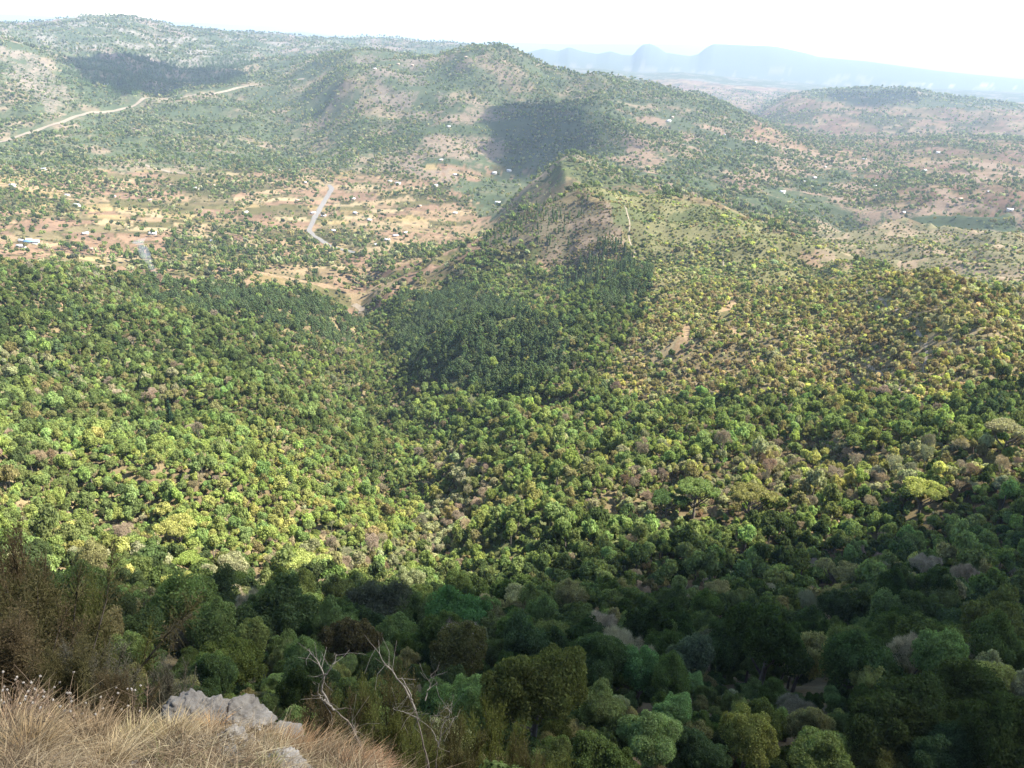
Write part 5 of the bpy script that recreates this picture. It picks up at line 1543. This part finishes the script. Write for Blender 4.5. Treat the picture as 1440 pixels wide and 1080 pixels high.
SEED = plain_noise('seed_fluff', (.24, .21, .17), (.40, .36, .31), 20)
STALK = plain_noise('dry_stalk', (.10, .065, .04), (.2, .14, .09), 9)
def dried_flower(px, R, h, seed, label):
    r = np.random.default_rng(seed + 900); g = at_distance(px, 1020, R)
    e = bpy.data.objects.new('dried_flower', None); COL.objects.link(e); e.location = tuple(g)
    tag(e, label, 'dried plant', 'dried flower stalks on the knoll')
    stem, heads = MB(), []
    top = np.array([r.normal() * .08, r.normal() * .08, h])
    tube(stem, [(0, 0, -.03), top * .5 + r.normal(size=3) * .02, top], [.006, .004, .002], 4)
    for _ in range(6):
        f = r.uniform(.45, .95); a = top * f; b = a + np.array([r.normal() * .08, r.normal() * .08, r.uniform(.06, .18)])
        tube(stem, [a, (a + b) / 2 + r.normal(size=3) * .01, b], [.003, .002, .0015], 3); heads.append(b)
    heads.append(top)
    p = np.concatenate([b + r.normal(size=(26, 3)) * .012 for b in r.permutation(np.array(heads))[:7]])
    obj('stalk', stem.mesh('stalk', [STALK]), e)
    for b in heads:
        if r.random() < .62: continue
        hb = MB(); q = unit(r.normal(size=(34, 3)))
        leaves(hb, b + q * .007, q, .0065, r, .5, .7)
        hb.add(b + ICO0[0] * .006, ICO0[1]); obj('seed_head', hb.mesh('seed_head', [SEED]), e)
    br = MB(); q = np.concatenate([a_ * np.linspace(.3, 1, 10)[:, None] for a_ in (top, top * np.array([1, .9, .9]))])
    leaves(br, q + r.normal(size=q.shape) * .03, unit(r.normal(size=q.shape)), .016, r, .6, .4); obj('dead_leaves', br.mesh('dead_leaves', [STALK]), e)
FL = [(8,7.4),(25,7.6),(42,7.3),(55,7.5),(70,7.1),(82,7.4),(38,6.8),(60,6.6),(95,7.0),(20,6.7),(110,7.3),(122,7.1),(135,7.4),(150,7.6),(75,6.3),(68,6.9),(105,6.5),(178,7.5),(186,7.4),(192,7.3),(48,7.1),(30,7.2),(88,6.9),(12,7.0),(205,7.3),(320,6.5),(345,6.6)]
fl = place_labels(['dried flower stalk with pale heads'] * len(FL), [f[0] for f in FL], [1035 - (f[1] - 6.5) * 45 for f in FL])
for k, ((px, R), lab) in enumerate(zip(FL, fl)): dried_flower(px, R, .34 + .3 * ((k * 37) % 10) / 10 - (.2 if px > 300 else 0), k, lab)

# ------------------------------------------------------------------ brown feathery shrubs, bare branched trees
def feathery_mesh(rng, idx):
    st, fo = MB(), MB()
    for k in range(44):
        a = rng.uniform(0, 6.28); t = abs(rng.normal(0, .5)); h = rng.uniform(1.2, 2.1)
        d = np.array([math.sin(t) * math.cos(a), math.sin(t) * math.sin(a), math.cos(t)])
        p = [np.zeros(3) + np.array([math.cos(a), math.sin(a), 0]) * .08, d * h * .45 + rng.normal(size=3) * .04, d * h * .8 + np.array([0, 0, -.02]) + rng.normal(size=3) * .06, d * h]
        tube(st, p, [.02, .014, .008, .003], 4)
        P = np.array(p)
        f = rng.uniform(.3, 1.0, 190); seg = np.minimum((f * 3).astype(int), 2); w = (f * 3 - seg)[:, None]
        q = P[seg] * (1 - w) + P[seg + 1] * w
        dd = unit(np.array(d) + .8 * rng.normal(size=(190, 3)))
        slivers(fo, q, dd, .24, .0042, rng, 0)
        tips = q + dd * .16 * rng.uniform(.3, 1.2, (190, 1))
        leaves(fo, tips, dd, .019, rng, .8, .4, 0)
        tips2 = q + dd * .2 * rng.uniform(.3, 1.2, (190, 1)); leaves(fo, tips2, dd, .017, rng, .8, .4, 0)
    return fo.mesh(f'feathery_foliage_{idx}', [LEAF]), st.mesh(f'feathery_stems_{idx}', [DARK_BARK])
FM = [feathery_mesh(r1, k) for k in range(3)]
BR = {'bo': (.085, .075, .036), 'br': (.092, .07, .040), 'gy': (.11, .10, .075), 'ol': (.095, .10, .034)}
FE = [(60,905,95,'bo',13,'largest brown feathery shrub rising at the left edge'), (30,830,62,'br',17,'brown feathery shrub at the left edge, topmost of its clump'), (108,875,55,'ol',16,'olive tinged feathery shrub right of the largest one'),
 (20,945,70,'br',11,'brown feathery shrub low at the left edge behind the flower stalks'), (128,955,48,'gy',11,'greyish brown feathery shrub behind the dried stalks'), (165,985,36,'br',9.5,'small brown feathery shrub behind the knoll grass'),
 (235,970,36,'gy',10.5,'greyish twiggy shrub left behind the rock outcrop'), (85,965,52,'bo',10.5,'dark brown feathery shrub behind the flower stalks'), (150,905,34,'ol',18,'small olive feathery shrub right of the big left shrubs'),
 (452,925,48,'br',22,'rusty brown feathery shrub around the left bare branched tree'), (555,930,52,'bo',22,'brownish feathery shrub between the two bare branched trees'), (505,900,44,'ol',26,'olive feathery shrub above the left bare branched tree'),
 (600,890,40,'ol',26,'olive feathery shrub above the right bare branched tree'), (690,1062,50,'ol',15,'olive brown feathery shrub at the bottom left of the big leafy tree'), (790,1072,48,'ol',17,'olive feathery shrub at the bottom right of the big leafy tree'),
 (560,1045,40,'ol',13,'low olive shrub behind the round white stone'), (632,1062,40,'bo',14,'brown olive shrub at the foot of the right bare branched tree'), (735,1082,44,'bo',14,'brown feathery shrub under the big leafy tree'), (870,1085,44,'ol',20,'olive feathery shrub at the bottom edge, right of the middle')]
for k, (px, py, rp, tk, R, lab) in enumerate(FE):
    th, te = polar(np.array([px], float), np.array([py], float)); slant = R * math.sqrt(1 + te[0] ** 2)
    s = rp * slant / FPX / .85
    zc = te[0] * R; g = np.array([R * math.sin(th[0]), R * math.cos(th[0]), 0]); gz = float(zat(th, np.array([R]))[0])
    # foot on the ground: stretch upward so that the top reaches where it shows
    top = zc + s * .8; hgt = max(top - gz, s * .9)
    plant('feathery_shrub', 'shrub', FM[k % 3], (g[0], g[1], gz - .05), s, rn.uniform(0, 6.28), list(BR[tk]), lab, 'brown feathery shrubs beside the knoll', min(hgt / (1.9 * s), 2.2), 'foliage')

def bare_tree(R, paths, label, seed, r0=.03):
    """white dead branches; each path lists photo points and a radius factor, all at about one distance"""
    r = np.random.default_rng(seed)
    def at(px, py, dR):
        th, te = polar(np.array([px], float), np.array([py], float)); q = R + dR
        return np.array([q * math.sin(th[0]), q * math.cos(th[0]), te[0] * q])
    e = bpy.data.objects.new('bare_tree', None); COL.objects.link(e)
    foot = at(*paths[0][1][0], 0); th = np.arctan2(foot[0], foot[1]); gz = float(zat(np.array([th]), np.array([R]))[0])
    e.location = (foot[0], foot[1], gz); tag(e, label, 'bare tree', 'bare branched trees behind the knoll')
    o0 = np.array([foot[0], foot[1], gz])
    for i, (kind, pts, rad) in enumerate(paths):
        dr = np.cumsum(r.normal(0, .12, len(pts))) if i else np.zeros(len(pts)); dr[0] = 0
        P = np.array([at(px, py, d_) for (px, py), d_ in zip(pts, dr)]) - o0
        if i == 0: P = np.vstack([[0, 0, -.2], P])
        t = np.linspace(0, 1, len(P)); tt = np.linspace(0, 1, 14); Q = np.stack([np.interp(tt, t, P[:, k]) for k in range(3)], -1)
        Q[1:-1] += r.normal(size=(12, 3)) * r0 * .35
        mb = MB(); tube(mb, Q, np.linspace(rad * r0, rad * r0 * .25, 14), 6)
        for k in range(5, 14, 1):                       # side twigs
            for _ in range(int(r.integers(0, 3))):
                d = unit(r.normal(size=3) + np.array([0, 0, .5])); ln = r.uniform(.15, .55)
                tube(mb, [Q[k], Q[k] + d * ln * .5 + r.normal(size=3) * .03, Q[k] + d * ln], [rad * r0 * .25, rad * r0 * .16, .003], 3)
        obj('trunk' if i == 0 else 'branch', mb.mesh('bare_branch', [PALE_BARK if kind == 'p' else BARK]), e)
bare_tree(13.0, [('d', [(506,1046),(490,1016),(470,998)], 1.2), ('p', [(470,998),(455,985),(447,976)], .8), ('p', [(462,990),(452,968),(456,950),(447,930),(434,912)], .8), ('p', [(456,952),(468,935),(474,920)], .5), ('p', [(500,1032),(494,1012)], .4)],
          'pale bare branched tree bending left behind the tussocks', 3, .03)
bare_tree(12.5, [('d', [(603,1082),(592,1030),(584,998)], 1.0), ('p', [(584,998),(572,972),(556,950),(545,936),(528,912)], .8), ('p', [(580,985),(570,962),(565,952)], .6), ('p', [(590,1012),(568,1000),(552,996)], .4), ('p', [(598,985),(604,962),(606,948)], .45)],
          'tall bare branched tree leaning left in the middle of the thicket', 8, .028)
bare_tree(12.0, [('d', [(612,1084),(616,1050)], .9), ('p', [(616,1050),(624,1016),(636,1002),(624,994)], .6), ('p', [(616,1046),(606,1024),(610,1010)], .5), ('p', [(618,1040),(634,1018),(640,1006)], .45)], 'short whitish twisted dead shrub at the bottom, right of the leaning bare tree', 12, .022)
